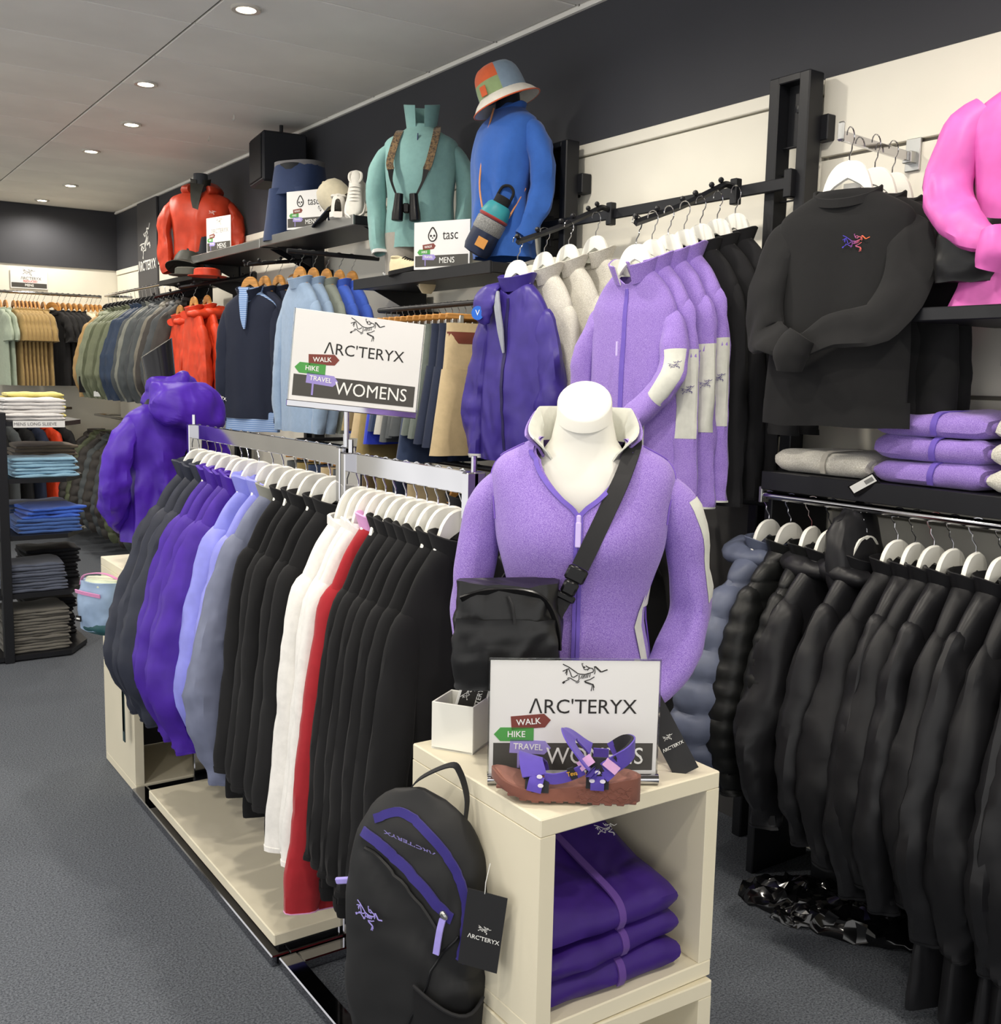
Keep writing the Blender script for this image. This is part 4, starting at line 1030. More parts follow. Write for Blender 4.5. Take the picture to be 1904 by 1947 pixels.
place('shell', (x, y+.015, z-HANG_H+.02), R(-82), 'purple rain shell with white turned cuffs in front of the grey fleeces', g, **dict(fl, name='rain_shell', m=SHELLP, m_cuff=WHC, collar='stand', zip_=mat('shell_zip','#262052',.5), wr=.012, L=.74, sh=.17, srx=.055, sry=.036, slen=.74, sout=.04, cuff=.93, seed=9, hw=.19, dp=.05, taper=0))
hanger('white', (x, y+.015, z-HANG_H+.02), R(-82), 'white hanger of the purple rain shell', 'white hangers on the waterfall arms')
ob('open_front', MB().ribbon([(-.040,-.058,-.115),(-.030,-.068,-.17),(-.012,-.066,-.26),(.0,-.060,-.34)], [(1,0,.4),(1,0,.3),(1,0,.1),(1,0,0)], [.010,.030,.028,.006], .006, 4), fab('grey_lining','#9a9ea8',.7), GPROTO['shell'])
for pts, rd in (([(-.075,.0,-.085),(-.095,-.045,-.105),(-.105,-.070,-.15),(-.10,-.072,-.20),(-.095,-.066,-.235)],[(.02,.010),(.045,.014),(.055,.016),(.045,.014),(.012,.008)]),):
    ob('hood_panel', MB().tube(pts, rd, 18, True, 7, (1,0,0), lambda q,t_: .010*(.45-abs(nz3(q.x*26,q.y*26,q.z*22)))+.004*nz3(q.x*60,q.y*60,q.z*60)), SHELLP, GPROTO['shell'])
t = thing('round_sticker', 'round blue sticker inside the purple rain shell hood', 'sticker', (2.155, 3.315, 1.835), R(-60)); ob('disc', MB().lathe([(.001,-.001),(.026,-.001),(.026,.001),(.001,.001)], 20, (0,0,0),1,1,Matrix.Rotation(R(90),3,'X')), mat('sticker_blue','#1f63c9',.4), t)
lettering('V', PRINTW, t, (0,-.002,0), .03)
for i, (f, o) in enumerate(((.72,'front'),(.48,'middle'),(.20,'rear'))):
    x,y,z = A1(f)
    place(('oat', i % 2), (x, y-.01*i, z-HANG_H+.02), R(-88+3*i), f'{o} pale grey heathered fleece behind the purple rain shell', g, **dict(fl, m=OAT, m_lin=GREYL, seed=20+i, m_patch=OAT, logo=None))
    hanger('white', (x, y-.01*i, z-HANG_H+.02), R(-88+3*i), f'white hanger of the {o} pale grey fleece', 'white hangers on the waterfall arms')
g = 'garments on the right waterfall arm'
LZ = LILZ
for i, f in enumerate((.985,.86,.73,.60,.45,.31,.16)):
    x,y,z = A2(f); zz = z-HANG_H+.02
    rz = R(-80) if i == 0 else R(-88+2*(i % 3))
    o = ['front','second','third','fourth'][i] if i < 4 else ['front','middle','rear'][i-4]
    if i < 4:
        place(('lil', 0 if i == 0 else 1+i % 2), (x, y-.012*i, zz), rz, f'{o} lilac heathered fleece on the right waterfall arm', g, **dict(fl, m=LILAC, m_lin=GREYL, seed=30+i, sl='fold' if i == 0 else 'hang', patch='one' if i == 0 else 'both', m_patch=GREYL, m_emb=mat('purple_print','#3b2a78',.6), zip_=LZ, m_cuff=GREYL, cuff=.965, slen=.86 if i else .8))
        hanger('white', (x, y-.012*i, zz), rz, f'white hanger of the {o} lilac fleece', 'white hangers on the waterfall arms')
    else:
        place(('bf', i % 2), (x, y-.015*i+.02, zz), rz, f'{o} black fleece behind the lilac fleeces', g, **dict(fl, m=BLKF, seed=40+i, collar='stand', dip=0, L=.86, slen=.90, logo=(PRINTW,.04,.10,-.26)))
        hanger('white', (x, y-.015*i+.02, zz), rz, f'white hanger of the {o} black fleece on the waterfall arm', 'white hangers on the waterfall arms')
fp = GPROTO[('lil',0)]
ob('zip_puller', MB().box((0,0,0),(.007,.006,.045),b=.001), MATS['puller_lilac'], fp, (0,-.078,-.33), smooth=False)
ob('side_pocket', MB().ribbon([(.09,-.062,-.50),(.09,-.063,-.60),(.09,-.062,-.71)], (1,0,0), .032, .004, 3), GREYL, fp)
# ------------------------------------------------------------------ slatwall arm with black sweatshirts
t = thing('faceout_arm', 'chrome slatwall arm holding the black sweatshirts', 'hanging arm', (2.83, 1.975, 2.28), 0)
ob('wall_plate', MB().box((-.012,0,.0),(.012,.05,.095),b=.002), STEEL, t, smooth=False); ob('socket', MB().box((-.03,0,-.01),(.03,.03,.034),b=.002), STEEL, t, smooth=False)
ob('arm', MB().box((-.215,-.022,-.008),(.37,.012,.028),Matrix.Rotation(R(7),3,'Z'),.002), CHROME, t, smooth=False); ob('end_stop', MB().box((-.405,-.045,.004),(.012,.022,.052),b=.005), STEEL, t, smooth=False)
SWB = fab('black_sweat', '#1a1a1b', .92)
GRAD = mat('gradient_thread', '#6b4bd0', .6)
_n = GRAD.node_tree; _tc = _n.nodes.new('ShaderNodeTexCoord'); _sx = _n.nodes.new('ShaderNodeSeparateXYZ'); _rp = _n.nodes.new('ShaderNodeValToRGB'); _mp = _n.nodes.new('ShaderNodeMath'); _mp.operation = 'ADD'; _mp.inputs[1].default_value = .5
_n.links.new(_tc.outputs['Object'], _sx.inputs[0]); _n.links.new(_sx.outputs['X'], _mp.inputs[0]); _n.links.new(_mp.outputs[0], _rp.inputs['Fac']); _n.links.new(_rp.outputs['Color'], _n.nodes['Principled BSDF'].inputs['Base Color'])
_rp.color_ramp.elements[0].color = hx('#4a3fc0'); _rp.color_ramp.elements[1].color = hx('#f0703a'); _rp.color_ramp.elements[0].position = .2; _rp.color_ramp.elements[1].position = .8
sw = dict(name='sweatshirt', cat='sweatshirt', m=SWB, sh=.195, L=.72, hw=.205, dp=.05, srx=.064, sry=.026, wr=.007, collar='crew', hem=.075, cuff=.92, neck=.085, tip=-.155, slen=.76, sout=.04, taper=1)
for i, (x, y, rz) in enumerate(((2.435,1.905,-76),(2.56,1.915,-82),(2.66,1.93,-86))):
    zz = 2.275-HANG_H+.015
    o = ['front','middle','rear'][i]
    place(('sw', min(i,1)), (x, y, zz), R(rz), f'{o} black crew-neck sweatshirt on the chrome wall arm'+(', sleeves knotted and rainbow emblem' if i == 0 else ''), 'black sweatshirts on the wall arm', **dict(sw, sl='cross' if i == 0 else 'hang', seed=50+i, knot=(-.075,-.52), logo=(GRAD,.075,.055,-.235) if i == 0 else None))
    hanger('white', (x, y, zz), R(rz), f'white hanger of the {o} black sweatshirt', 'white hangers on the wall arm')
ob('neck_label', MB().box((0,.03,-.062),(.05,.004,.014)), PRINTW, GPROTO[('sw',0)], smooth=False)
# ------------------------------------------------------------------ pink mannequin on its shelf
PINK = nyl('pink_nylon', '#d766b6', .5)
t = thing('wall_shelf', 'black shelf carrying the pink mannequin at the right edge', 'shelf', (2.63, 1.18, 1.80), 0, 'wall shelves')
ob('board', MB().box((0,0,-.0175),(.40,1.0,.035),b=.003), BLACKM, t, smooth=False); ob('bracket', MB().box((.09,.36,-.09),(.14,.03,.11),b=.003), STEEL, t, smooth=False); ob('bracket', MB().box((.12,.15,-.10),(.12,.03,.14),b=.003), BLACKM, t, smooth=False)
PX, PY, PR = 2.615, 1.44, R(-62)
t = thing('pink_hoodie', 'bright pink pullover with knotted sleeves on a mannequin at the right edge', 'pullover', (PX, PY, 1.802), PR)
bp_ = Body([(.56,.07,.06,0),(.545,.10,.075,0),(.51,.155,.085,0),(.47,.190,.095,0),(.40,.195,.11,0),(.28,.175,.105,0),(.16,.165,.10,0),(.06,.19,.115,0),(.0,.215,.13,0)], wr=.007, seed=4, wave=.0)
ob('body', bp_.mesh(36, 40), PINK, t)
for sg in (-1, 1):
    S = Sleeve([(sg*.15,0,.47),(sg*.205,-.005,.41),(sg*.225,-.02,.30),(sg*.18,-.10,.20),(sg*.05,-.155,.155),(-.06,-.175,.135)] if sg > 0 else [(-.15,0,.475),(-.205,-.005,.42),(-.232,-.02,.30),(-.205,-.09,.215),(-.155,-.14,.165),(-.11,-.165,.145)], [(.055,.05),(.062,.055),(.060,.055),(.055,.048),(.040,.035),(.028,.026)], .008, 7+sg, n=18, sub=6)
    ob('sleeve', S.mesh(34), PINK, t)
ob('knot', MB().tube([(-.105,-.185,.165),(-.10,-.195,.12),(-.11,-.19,.075)], [(.045,.035),(.058,.046),(.045,.038)], 18, True, 6, None, lambda q,t_: .006*nz3(q.x*30,q.y*30,q.z*30)), PINK, t)
ob('neck_hood', hood_mb(.09, .56, .06, .03, .05, 3), PINK, t)
t = thing('mannequin_torso', 'white mannequin inside the pink pullover', 'mannequin', (PX, PY, 1.802), PR); ob('neck', MB().lathe([(.10,.50),(.06,.56),(.055,.64),(.04,.66)], 20), MANW, t); ob('base', MB().lathe([(.10,.0),(.10,.3),(.03,.5)], 20, (0,0,.002)), MANW, t)
t = thing('waist_bag', 'small black bag slung behind the knotted pink sleeves', 'bag', (PX, PY, 1.802), PR)
ob('body', bagf(.16,.09,.15,6,.006,2.5).xf(Matrix.Translation((-.17,-.06,.06))), NYK, t); ob('strap', MB().ribbon([(.05,-.13,.36),(-.02,-.135,.28),(-.08,-.13,.20),(-.14,-.10,.16)], (1,0,1), .025, .003, 5), WEB, t)
ob('buckle', MB().box((-.215,-.09,.185),(.022,.006,.014),b=.002), STEEL, t)
# ------------------------------------------------------------------ gondola: shelf, rail and black coats
t = thing('gondola_fixture', 'black wall fixture with a shelf of fleeces above a chrome coat rail', 'shelf unit', (2.66, 1.40, 0), 0)
ob('shelf_board', MB().box((0,0,1.31),(.345,1.58,.042),b=.003), BLACKM, t, smooth=False)
ob('front_lip', MB().box((-.178,0,1.304),(.012,1.585,.056),b=.002), BLACKM, t, smooth=False)
ob('end_panel', MB().box((.02,.82,.64),(.27,.03,1.28),b=.003), BLACKM, t, smooth=False)
ob('upright', MB().box((.0,.845,.80),(.05,.045,1.55),b=.003), BLACKM, t, smooth=False)
ob('plinth', MB().box((.08,-.1,.07),(.20,1.5,.14),b=.004), BLACKM, t, smooth=False)
ob('rail_flange', MB().box((-.16,.80,1.258),(.035,.012,.05),b=.002), STEEL, t, smooth=False)
ob('coat_rail', MB().tube([(-.16,.80,1.256),(-.16,-.79,1.256)], .013, 14), CHROME, t)
t = thing('curved_rail', 'black curved rail on the dark board left of the coat fixture', 'rail', (2.6, 2.6, 1.21), 0)
ob('rail', MB().tube([(.22,.55,0),(.08,.40,0),(.02,.15,0),(.03,-.1,0),(.10,-.30,0)], .016, 10, True, 6), BLACKM, t)
ob('foot', MB().box((.222,.55,0),(.03,.05,.05),b=.003), BLACKM, t, smooth=False)
def fold_fleece(m, mz, y, z, h, label, group, seed, w=.335, rz=-90, d=.27):
    t = thing('folded_fleece', label, 'fleece', (2.645, y, z), R(rz), group)
    ob('body', folded_mb(w, d, h, seed, .006), m, t)
    ob('zipper', MB().ribbon([(.02,-d/2+.004,h*.10),(.022,-d/2-.004,h*.5),(.026,-d/2+.012,h*.93),(.04,-d/2+.06,h*1.03),(.06,-d/2+.12,h*1.04)], (1,0,0), .017, .004, 5), mz, t)
    ob('side_fold', MB().tube([(w/2-.03,-d/2+.03,h*.5),(w/2-.004,-d/2+.05,h*.45),(w/2-.006,d/2-.05,h*.45)], [(.004,.012),(h*.25,.012),(h*.22,.01)], 10, True, 4), m, t)
    return t
OATZ = fab('oatmeal_zip', '#b5b1a6', .8)
fold_fleece(OAT, OATZ, 2.012, 1.333, .072, 'single oatmeal folded fleece at the end of the shelf', 'folded fleeces on the shelf', 1)
for i in range(3): fold_fleece(LILAC, LILZ, 1.655+.008*i, 1.333+.066*i, .068, ['bottom','middle','top'][i]+' lilac folded fleece of the pile on the shelf', 'folded fleeces on the shelf', 4+i, .325, -90+3*(i-1))
for i in range(3): fold_fleece(OAT, OATZ, 1.315-.006*i, 1.333+.066*i, .068, ['bottom','middle','top'][i]+' oatmeal folded fleece of the pile at the right edge', 'folded fleeces on the shelf', 8+i, .335, -90+3*(1-i))
tag(ob('folded_fleece', folded_mb(.30,.24,.06,3,.006), SLATE, None, (2.66,1.29,1.534), R(-92)), 'grey-blue folded top crowning the oatmeal pile at the right edge', 'fleece')
t = thing('swing_tag', 'white barcode tag hanging over the shelf edge by the oatmeal fleece', 'tag', (2.468, 1.815, 1.325), 0, None, (R(20), R(-32), R(-80)))
ob('card', MB().box((0,0,0),(.085,.002,.036)), PLK, t, smooth=False); ob('label', MB().box((0,-.0015,.004),(.075,.001,.022)), PRINTW, t, smooth=False)
for i in range(9): ob('barcode_bar', MB().box((.008+.003*i,-.0024,.004),(.0015,.0006,.012)), PRINTK, t, smooth=False)
COAT = nyl('black_coat_nylon', '#17171a', .5); COAT2 = nyl('black_coat_shell', '#1a1a1d', .42); QUILT = nyl('black_quilt_nylon', '#171818', .42); SPUFF = nyl('slate_puffer_nylon', '#5d6479', .45)
co = dict(name='coat', cat='coat', sh=.18, L=.80, hw=.225, dp=.045, srx=.058, sry=.046, sout=.075, slen=.845, cuff=.955, wr=.009, arm=1.1, tip=-.19)
CK = {'slate_puffer': dict(co, name='puffer_jacket', m=SPUFF, quilt=.092, qa=.021, collar='hood', wr=.006, dp=.06, srx=.070, sry=.062, sout=.10, L=.74, slen=.80),
      'quilt': dict(co, name='puffer_jacket', m=QUILT, quilt=.056, qa=.010, collar='stand', wr=.004, L=.74, slen=.80, sout=.06),
      'shell_hood': dict(co, m=COAT2, collar='hood', wr=.010),
      'plain': dict(co, m=COAT, collar='stand', L=.84, slen=.88), 'long': dict(co, m=COAT2, collar='stand', L=.90, slen=.93, wr=.011)}
seq = ['slate_puffer','quilt','quilt','shell_hood','shell_hood','plain','long','plain','long','plain','long','plain','long','plain','long','plain']
ys = [2.175,2.09,2.01,1.94,1.82,1.72,1.665,1.61,1.555,1.49,1.42,1.35,1.28,1.20,1.12,1.04]
desc = {'slate_puffer':'slate blue puffer jacket at the far end of the chrome coat rail'}
num = {}
for i, (k, y) in enumerate(zip(seq, ys)):
    num[k] = num.get(k, 0)+1
    if k == 'slate_puffer': lab = desc[k]
    elif k == 'quilt': lab = ['first','second'][num[k]-1]+' black quilted jacket beside the slate puffer on the coat rail'
    elif k == 'shell_hood': lab = ['farther','nearer'][num[k]-1]+' black hooded shell on the coat rail after the quilted jackets'
    else: lab = f'{ORD[i]} garment along the chrome coat rail, a '+('long black coat' if k == 'long' else 'black jacket')
    rz = .05+rng.uniform(-.13,.13); zz = 1.269-HANG_H
    kw = dict(CK[k], seed=60+i)
    if i >= 10: k = k+'_floor'; num.setdefault(k, i); kw.update(L=1.13, slen=.95, hw=.25)
    place((k, i % 2), (2.50, y, zz), rz, lab, 'coats on the chrome coat rail', **kw)
    hanger('white', (2.50, y, zz), rz, f'white hanger, {ORD[i]} from the far end of the coat rail', 'white hangers on the coat rail')
ob('raised_hood', MB().loft([[Vector((a*math.cos(2*PI*k/26)+.010*nz3(k*.6,z*20,1), b*math.sin(2*PI*k/26)+cy+.010*nz3(k*.6,z*20,5), z+.02*math.cos(2*PI*k/26)+.008*nz3(k*.5,z*14,9))) for k in range(26)] for z,a,b,cy in ((-.16,.10,.05,.02),(-.10,.115,.06,.03),(-.04,.11,.055,.04),(.02,.095,.045,.045),(.055,.07,.03,.05),(.07,.035,.014,.05))], True, False, True), COAT2, GPROTO[('shell_hood',0)])
# crumpled plastic bags on the carpet
PLAST = mat('black_plastic_film', '#0d0d0f', .12, 0, 'plain', spec=.7)
for i, (x, y, sx, sy, h, rz) in enumerate(((2.53,1.98,.20,.10,.075,-50),(2.56,1.80,.22,.11,.08,-62),(2.50,1.88,.16,.07,.05,-40))):
    mb = MB(); rg = []
    for a in range(15):
        v = a/14
        rg.append([Vector((sx*math.sin(PI*(.5+v*.5))*math.cos(2*PI*k/40), sy*math.sin(PI*(.5+v*.5))*math.sin(2*PI*k/40), h*math.sin(v*PI/2)))*1.0 for k in range(40)])
    rg = [[p+Vector((1,1,.9)).normalized()*.0+Vector((nz3(p.x*25+i,p.y*25,p.z*25)*.022, nz3(p.x*25,p.y*25+5,p.z*25)*.022, max(-p.z, nz3(p.x*40+9,p.y*40,p.z*30+i)*.026))) for p in r_] for r_ in rg]
    tag(ob('plastic_bag', mb.loft(rg, True, True, True), PLAST, None, (x,y,.002), R(rz), ang=25), ['crumpled black plastic bag on the carpet nearest the end panel','crumpled black plastic bag on the carpet under the coats, right one','small crumpled plastic bag between the two larger ones'][i], 'plastic bag')
# ================================================================== UPPER SHELF MANNEQUINS
TEALF = fab('teal_jersey', '#7ba3a0', .85); BLUEF = fab('royal_blue_jersey', '#2c5aa8', .85); RUST = nyl('rust_shell', '#b73a20', .5); GREYT = fab('grey_twill', '#9b968d', .85); OLIVK = nyl('dark_olive_nylon','#2c2d27',.6)
def dressed(name, label, cat, loc, rz, m, z0, zt, sh, rx, collar=None, m_cuff=None, seed=0, belly=0, sl=None, wr=.006, neckr=.06):
    t = thing(name, label, cat, loc, rz)
    H_ = zt-z0
    b = Body([(zt+.005,neckr,.055,.01),(zt-.01,neckr+.012,.06,.01),(zt-.035,sh*.62,.075,.01),(zt-.065,sh*.92,.09,.005),(zt-.11,sh,.105,-.005),(zt-.22,sh*.95,.115,-.018-belly*.3),(zt-H_*.62,rx*.95,.108,-.012-belly),(z0+.06,rx,.115,-.005-belly*.5),(z0,rx*1.02,.118,0)], wr=wr, seed=seed, wave=.004)
    ob('body', b.mesh(36, 40), m, t)
    pts = sl or [(-.04,0,-.085),(.03,.0,-.14),(.075,.0,-.26),(.07,-.01,-.40),(.055,-.045,-.54),(.045,-.06,-.60)]
    for sg in (-1, 1):
        S = Sleeve([(sg*(sh-.035+p[0]), p[1], zt+p[2]) for p in pts], [(.025,.03),(.044,.052),(.048,.054),(.045,.05),(.041,.044),(.036,.038)], wr, seed+sg, n=16, sub=6)
        so = ob('sleeve', S.mesh(32), m, t)
        if m_cuff: ob('cuff', S.band(.93, 1.0, .002), m_cuff, so)
    return t, b
MR = R(-38)
t, b = dressed('quarter_zip_pullover', 'teal quarter-zip top on the mannequin with binoculars', 'top', (2.57, 4.47, 2.067), MR, TEALF, .13, .70, .178, .165, m_cuff=mat('white_cuff','#dedfdc',.8), seed=3)
ob('collar', collar_mb(.072, .06, .69, .11, .012, .28, .006, .02, cy=.01), TEALF, t)
ob('placket', MB().ribbon([(-.004,-.080,.64),(-.004,-.098,.58),(-.004,-.112,.50)], (1,0,0), .018, .005, 4), TEALF, t)
ob('zipper', MB().ribbon([(-.004,-.086,.65),(-.004,-.103,.58),(-.004,-.116,.50)], (1,0,0), .004, .005, 4), mat('shell_zip','#262052',.5), t)
t = thing('mannequin_torso', 'pale mannequin legs and neck under the teal top', 'mannequin', (2.57, 4.47, 2.067), MR)
ob('neck', MB().lathe([(.09,.58),(.056,.66),(.052,.68)], 20, (0,.01,0)), mat('mannequin_grey','#3a3f45',.5,0,'paint'), t)
t = thing('grey_trousers', 'grey trousers below the hem of the teal top', 'trousers', (2.57, 4.47, 2.067), MR)
for sg in (-1,1): ob('trouser_leg', MB().loft([[Vector((sg*.085+.088*math.cos(2*PI*k/24)*w_, .10*math.sin(2*PI*k/24)*w_, z)) for k in range(24)] for z,w_ in ((.0,.92),(.06,.95),(.15,1),(.2,1))], True, True, True), GREYT, t)
t = thing('binoculars', 'black binoculars hanging on a patterned strap over the teal top', 'binoculars', (2.57, 4.47, 2.067), MR)
for sg in (-1,1): ob('barrel', MB().lathe([(.001,-.005),(.020,-.005),(.021,.02),(.024,.06),(.027,.085),(.027,.115),(.022,.118),(.001,.112)], 18, (-.045+sg*.034,-.155,.36), 1, 1, Matrix.Rotation(R(180),3,'X') @ Matrix.Rotation(R(4*sg),3,'Y')), PLK, t)
ob('bridge', MB().box((-.045,-.155,.30),(.03,.022,.045),b=.006), PLK, t)
PAT = mat('patterned_strap', '#3a2f25', .8, 0, 'heather', '#7d6545', scale=90)
for sg, xs in ((-1,(-.095,-.125,-.115,-.085)),(1,(.075,.06,.03,-.005))):
    P = [(xs[0],.0,.70 if sg>0 else .68),(xs[0]+.005*sg,-.075,.645),(xs[1],-.135,.52),(xs[2]-.0,-.150,.43)]
    ob('neck_strap', MB().ribbon(P[:3]+[((xs[1]+xs[2])/2,-.146,.475)], (1,0,0), .034, .004, 5), PAT, t)
    ob('strap_end', MB().ribbon([((xs[1]+xs[2])/2,-.147,.475),(xs[2],-.152,.42),(xs[3],-.158,.345)], (1,0,0), [.03,.012,.008], .004, 5), PLK, t)
# blue top with bucket hat
BR = R(-92)
t, b = dressed('long_sleeve_top', 'royal blue long-sleeved top on the mannequin wearing the bucket hat', 'top', (2.57, 3.75, 2.068), BR, BLUEF, .03, .65, .175, .145, seed=8, belly=.012, sl=[(-.04,.01,-.085),(.025,.02,-.13),(.06,.05,-.25),(.055,.05,-.37),(.05,.01,-.48),(.035,-.03,-.55)], wr=.009)
ob('neckband', collar_mb(.075, .062, .640, .022, .002, 0, .006, .03, cy=.01), BLUEF, t)
t = thing('mannequin_torso', 'mannequin neck and head form under the bucket hat', 'mannequin', (2.57, 3.75, 2.068), BR)
ob('neck', MB().lathe([(.09,.52),(.056,.60),(.05,.68),(.045,.72),(.01,.73)], 20, (0,.0,0)), mat('mannequin_dark','#20242c',.5,0,'paint'), t)
HO = fab('hat_orange','#cf5f36',.85); HBL = fab('hat_blue','#7f93a6',.85); HGR = fab('hat_green','#8ba072',.85); HCR = fab('hat_brim','#d9d5cb',.85)
t = thing('bucket_hat', 'orange, blue and green panelled bucket hat above the blue top', 'hat', (2.535, 3.72, 2.735), 0, None, (R(8), R(-22), R(-50)))
def hatp(a0, a1, v0, v1, m, off=0):
    prof = [(0,.112,.0),(.35,.108,.05),(.65,.098,.09),(.85,.078,.115),(.95,.05,.125),(1,.004,.128)]
    rg = []
    for i in range(9):
        v = v0+(v1-v0)*i/8; r_, z = interp(prof, v); rg.append([Vector(((r_+off)*math.cos(R(a0+(a1-a0)*k/10))*.92, (r_+off)*math.sin(R(a0+(a1-a0)*k/10))*1.08, z+.02)) for k in range(11)])
    return ob('crown_panel', MB().loft(rg, False), m, t)
hatp(-160,-75,.42,1,HO); hatp(-160,-75,0,.42,HGR); hatp(-75,30,0,1,HBL); hatp(30,110,0,1,HO); hatp(110,200,0,1,HBL)
ob('brim', MB().loft([[Vector((r_*math.cos(2*PI*k/36)*.95, r_*math.sin(2*PI*k/36)*1.08, z)) for k in range(36)] for r_,z in ((.110,.024),(.130,.008),(.152,-.018),(.1525,-.021),(.150,-.021),(.128,.004),(.108,.02))], True), HCR, t)
ob('brim_binding', MB().tube([(.1525*math.cos(2*PI*k/36)*.95, .1525*math.sin(2*PI*k/36)*1.08, -.0195) for k in range(37)], .003, 6, False), HO, t)
ob('badge', MB().box((0,0,0),(.03,.004,.04),b=.001), HO, t, (-.052,-.113,.045), rot=(R(-8),0,R(-24)))
# bottle pouch on a cord
NAVC = nyl('navy_pouch','#1d2740',.55); LEA = mat('tan_leather','#c1863f',.6,0,'fabric'); TEC = nyl('teal_lining','#2f8a92',.5); CORD = fab('orange_cord','#c98a5b',.7)
t = thing('bottle_pouch', 'navy bottle pouch with teal drawstring hanging before the blue top', 'bag', (2.395, 3.715, 2.10), 0, None, (R(0), R(28), R(-48)))
ob('body', MB().lathe([(.02,0),(.052,.006),(.060,.03),(.060,.13),(.058,.16)], 24), NAVC, t)
ob('lining', MB().lathe([(.058,.16),(.062,.175),(.055,.20),(.050,.215),(.040,.225)], 24), TEC, t)
ob('bottle_cap', MB().lathe([(.034,.20),(.034,.25),(.030,.258),(.004,.26)], 20), BLK, t); ob('carry_loop', MB().tube([(-.03,0,.25),(-.026,0,.29),(.0,0,.305),(.026,0,.29),(.03,0,.25)], .006, 8, True, 5), BLK, t)
ob('pocket', MB().lathe([(.0602,.10),(.063,.105),(.063,.150),(.0602,.155)], 24), mat('grey_mesh','#8b8c8a',.5,0,'heather','#5a5b5a',scale=300), t)
ob('leather_patch', MB().box((.02,-.061,.055),(.045,.004,.04),b=.001), LEA, t, smooth=False)
ob('red_band', MB().lathe([(.060,.158),(.064,.165),(.060,.172)], 24), fab('red_band','#8e2f2c',.8), t)
ob('cord', MB().tube([(-.055,.0,.17),(-.13,.03,.26),(-.19,.05,.40),(-.24,.09,.55)], .004, 6, True, 5), CORD, t); ob('cord', MB().tube([(.055,.0,.16),(.05,.03,.24),(.045,.06,.33)], .004, 6, True, 5), CORD, t)
# shoes, cap and shorts form on the shelves
SNK = fab('sneaker_white','#d5d2ca',.8); SNS = mat('sneaker_sole','#e4e0d8',.5,0,'paint')
def shoe(label, loc, rot, m, ms, cat='shoe', name='sneaker', k=1.0):
    t = thing(name, label, cat, loc, 0, None, rot)
    def up(x): return interp([(0,.018,.07),(.08,.034,.098),(.2,.040,.10),(.35,.041,.085),(.5,.042,.065),(.7,.046,.045),(.88,.040,.032),(1,.010,.018)], x)
    rg = []
    for i in range(25):
        x = i/24; w_, h_ = up(x); rg.append([Vector(((x-.5)*.28*k, w_*math.copysign(abs(math.cos(a))**.7, math.cos(a))*k, (.024+h_*max(0,math.sin(a))**.8)*k)) for a in [PI*j/14 for j in range(15)]])
    ob('upper', MB().loft(rg, False), m, t)
    rg = []
    for i in range(25):
        x = i/24; w_, h_ = up(x); w_ = (w_*1.1+.003)*k; z1 = (.03+.012*max(0,x-.8)*4)*k; z0 = .012*max(0,(x-.75)*4)*k
        rg.append([Vector(((x-.5)*.295*k,-w_,z0+.004)),Vector(((x-.5)*.295*k,-w_,z1)),Vector(((x-.5)*.295*k,w_,z1)),Vector(((x-.5)*.295*k,w_,z0+.004)),Vector(((x-.5)*.295*k,w_*.7,z0)),Vector(((x-.5)*.295*k,-w_*.7,z0))])
    ob('sole', MB().loft(rg, True, True, True), ms, t)
    ob('collar', MB().tube([((x-.5)*.28*k, y*k, z*k) for x,y,z in ((.05,0,.108),(.14,.030,.115),(.28,.030,.108),(.36,0,.098),(.28,-.030,.108),(.14,-.030,.115),(.05,0,.108))], .007*k, 6, False, 5), m, t)
    for j in range(5):
        x = .42+.065*j; h_ = up(x)[1]; ob('lace', MB().tube([((x-.5)*.28*k,-.026*k,(h_+.018)*k),((x-.48)*.28*k,0,(h_+.030)*k),((x-.5)*.28*k,.026*k,(h_+.018)*k)], .0035*k, 5, True, 3), ms, t)
    return t
shoe('white sneaker tilted upright beside the cream cap', (2.47, 4.95, 2.46), (R(0), R(52), R(-125)), SNK, SNS, k=.95)
shoe('white sneaker lying flat under the cream cap', (2.46, 5.12, 2.388), (0, 0, R(60)), SNK, SNS, k=1.0)
shoe('cream knotted sandal leaning by the near shelf sign', (2.43, 4.33, 2.066), (0, R(-6), R(-70)), fab('cream_knit','#d9cda8',.85), BLK, 'sandal', 'sandal', .75)
shoe('black and white patterned shoe standing behind the near shelf sign', (2.50, 4.26, 2.10), (R(0), R(-80), R(-100)), mat('zebra_knit','#2b2b2b',.85,0,'heather','#d8d4c8',scale=60), fab('cream_knit','#d9cda8',.85), 'shoe', 'sneaker', .85)
CAPC = fab('cap_cream','#cfc6ad',.85); CAPN = fab('cap_navy','#1e2536',.85)
t = thing('baseball_cap', 'cream cap with a navy brim underside on the steel-edged shelf', 'cap', (2.49, 5.20, 2.50), 0, None, (R(10), R(-38), R(-42)))
ob('crown', MB().loft([[Vector((r_*math.cos(2*PI*k/28)*.95, r_*math.sin(2*PI*k/28)*1.12, z)) for k in range(28)] for r_,z in ((.092,0),(.093,.04),(.086,.075),(.066,.105),(.036,.12),(.003,.125))], True, False, True), CAPC, t)
rg = []
for i in range(13):
    a = R(180+ -65+130*i/12); rg.append([Vector((.088*math.cos(a)*.95, .088*math.sin(a)*1.12, .004)), Vector((-.07+.125*math.cos(a)*1.0-.0, .105*math.sin(a)*1.0, -.012)), Vector((-.07+.125*math.cos(a)*1.0, .105*math.sin(a), -.016)), Vector((.088*math.cos(a)*.95, .088*math.sin(a)*1.12, -.001))])
ob('brim', MB().loft(rg, True, True, True), CAPN, t)
lettering('LEY', PRINTK, t, (-.095,-.035,.03), .035, 1, (R(0),R(0),R(-68)), bold=.02)
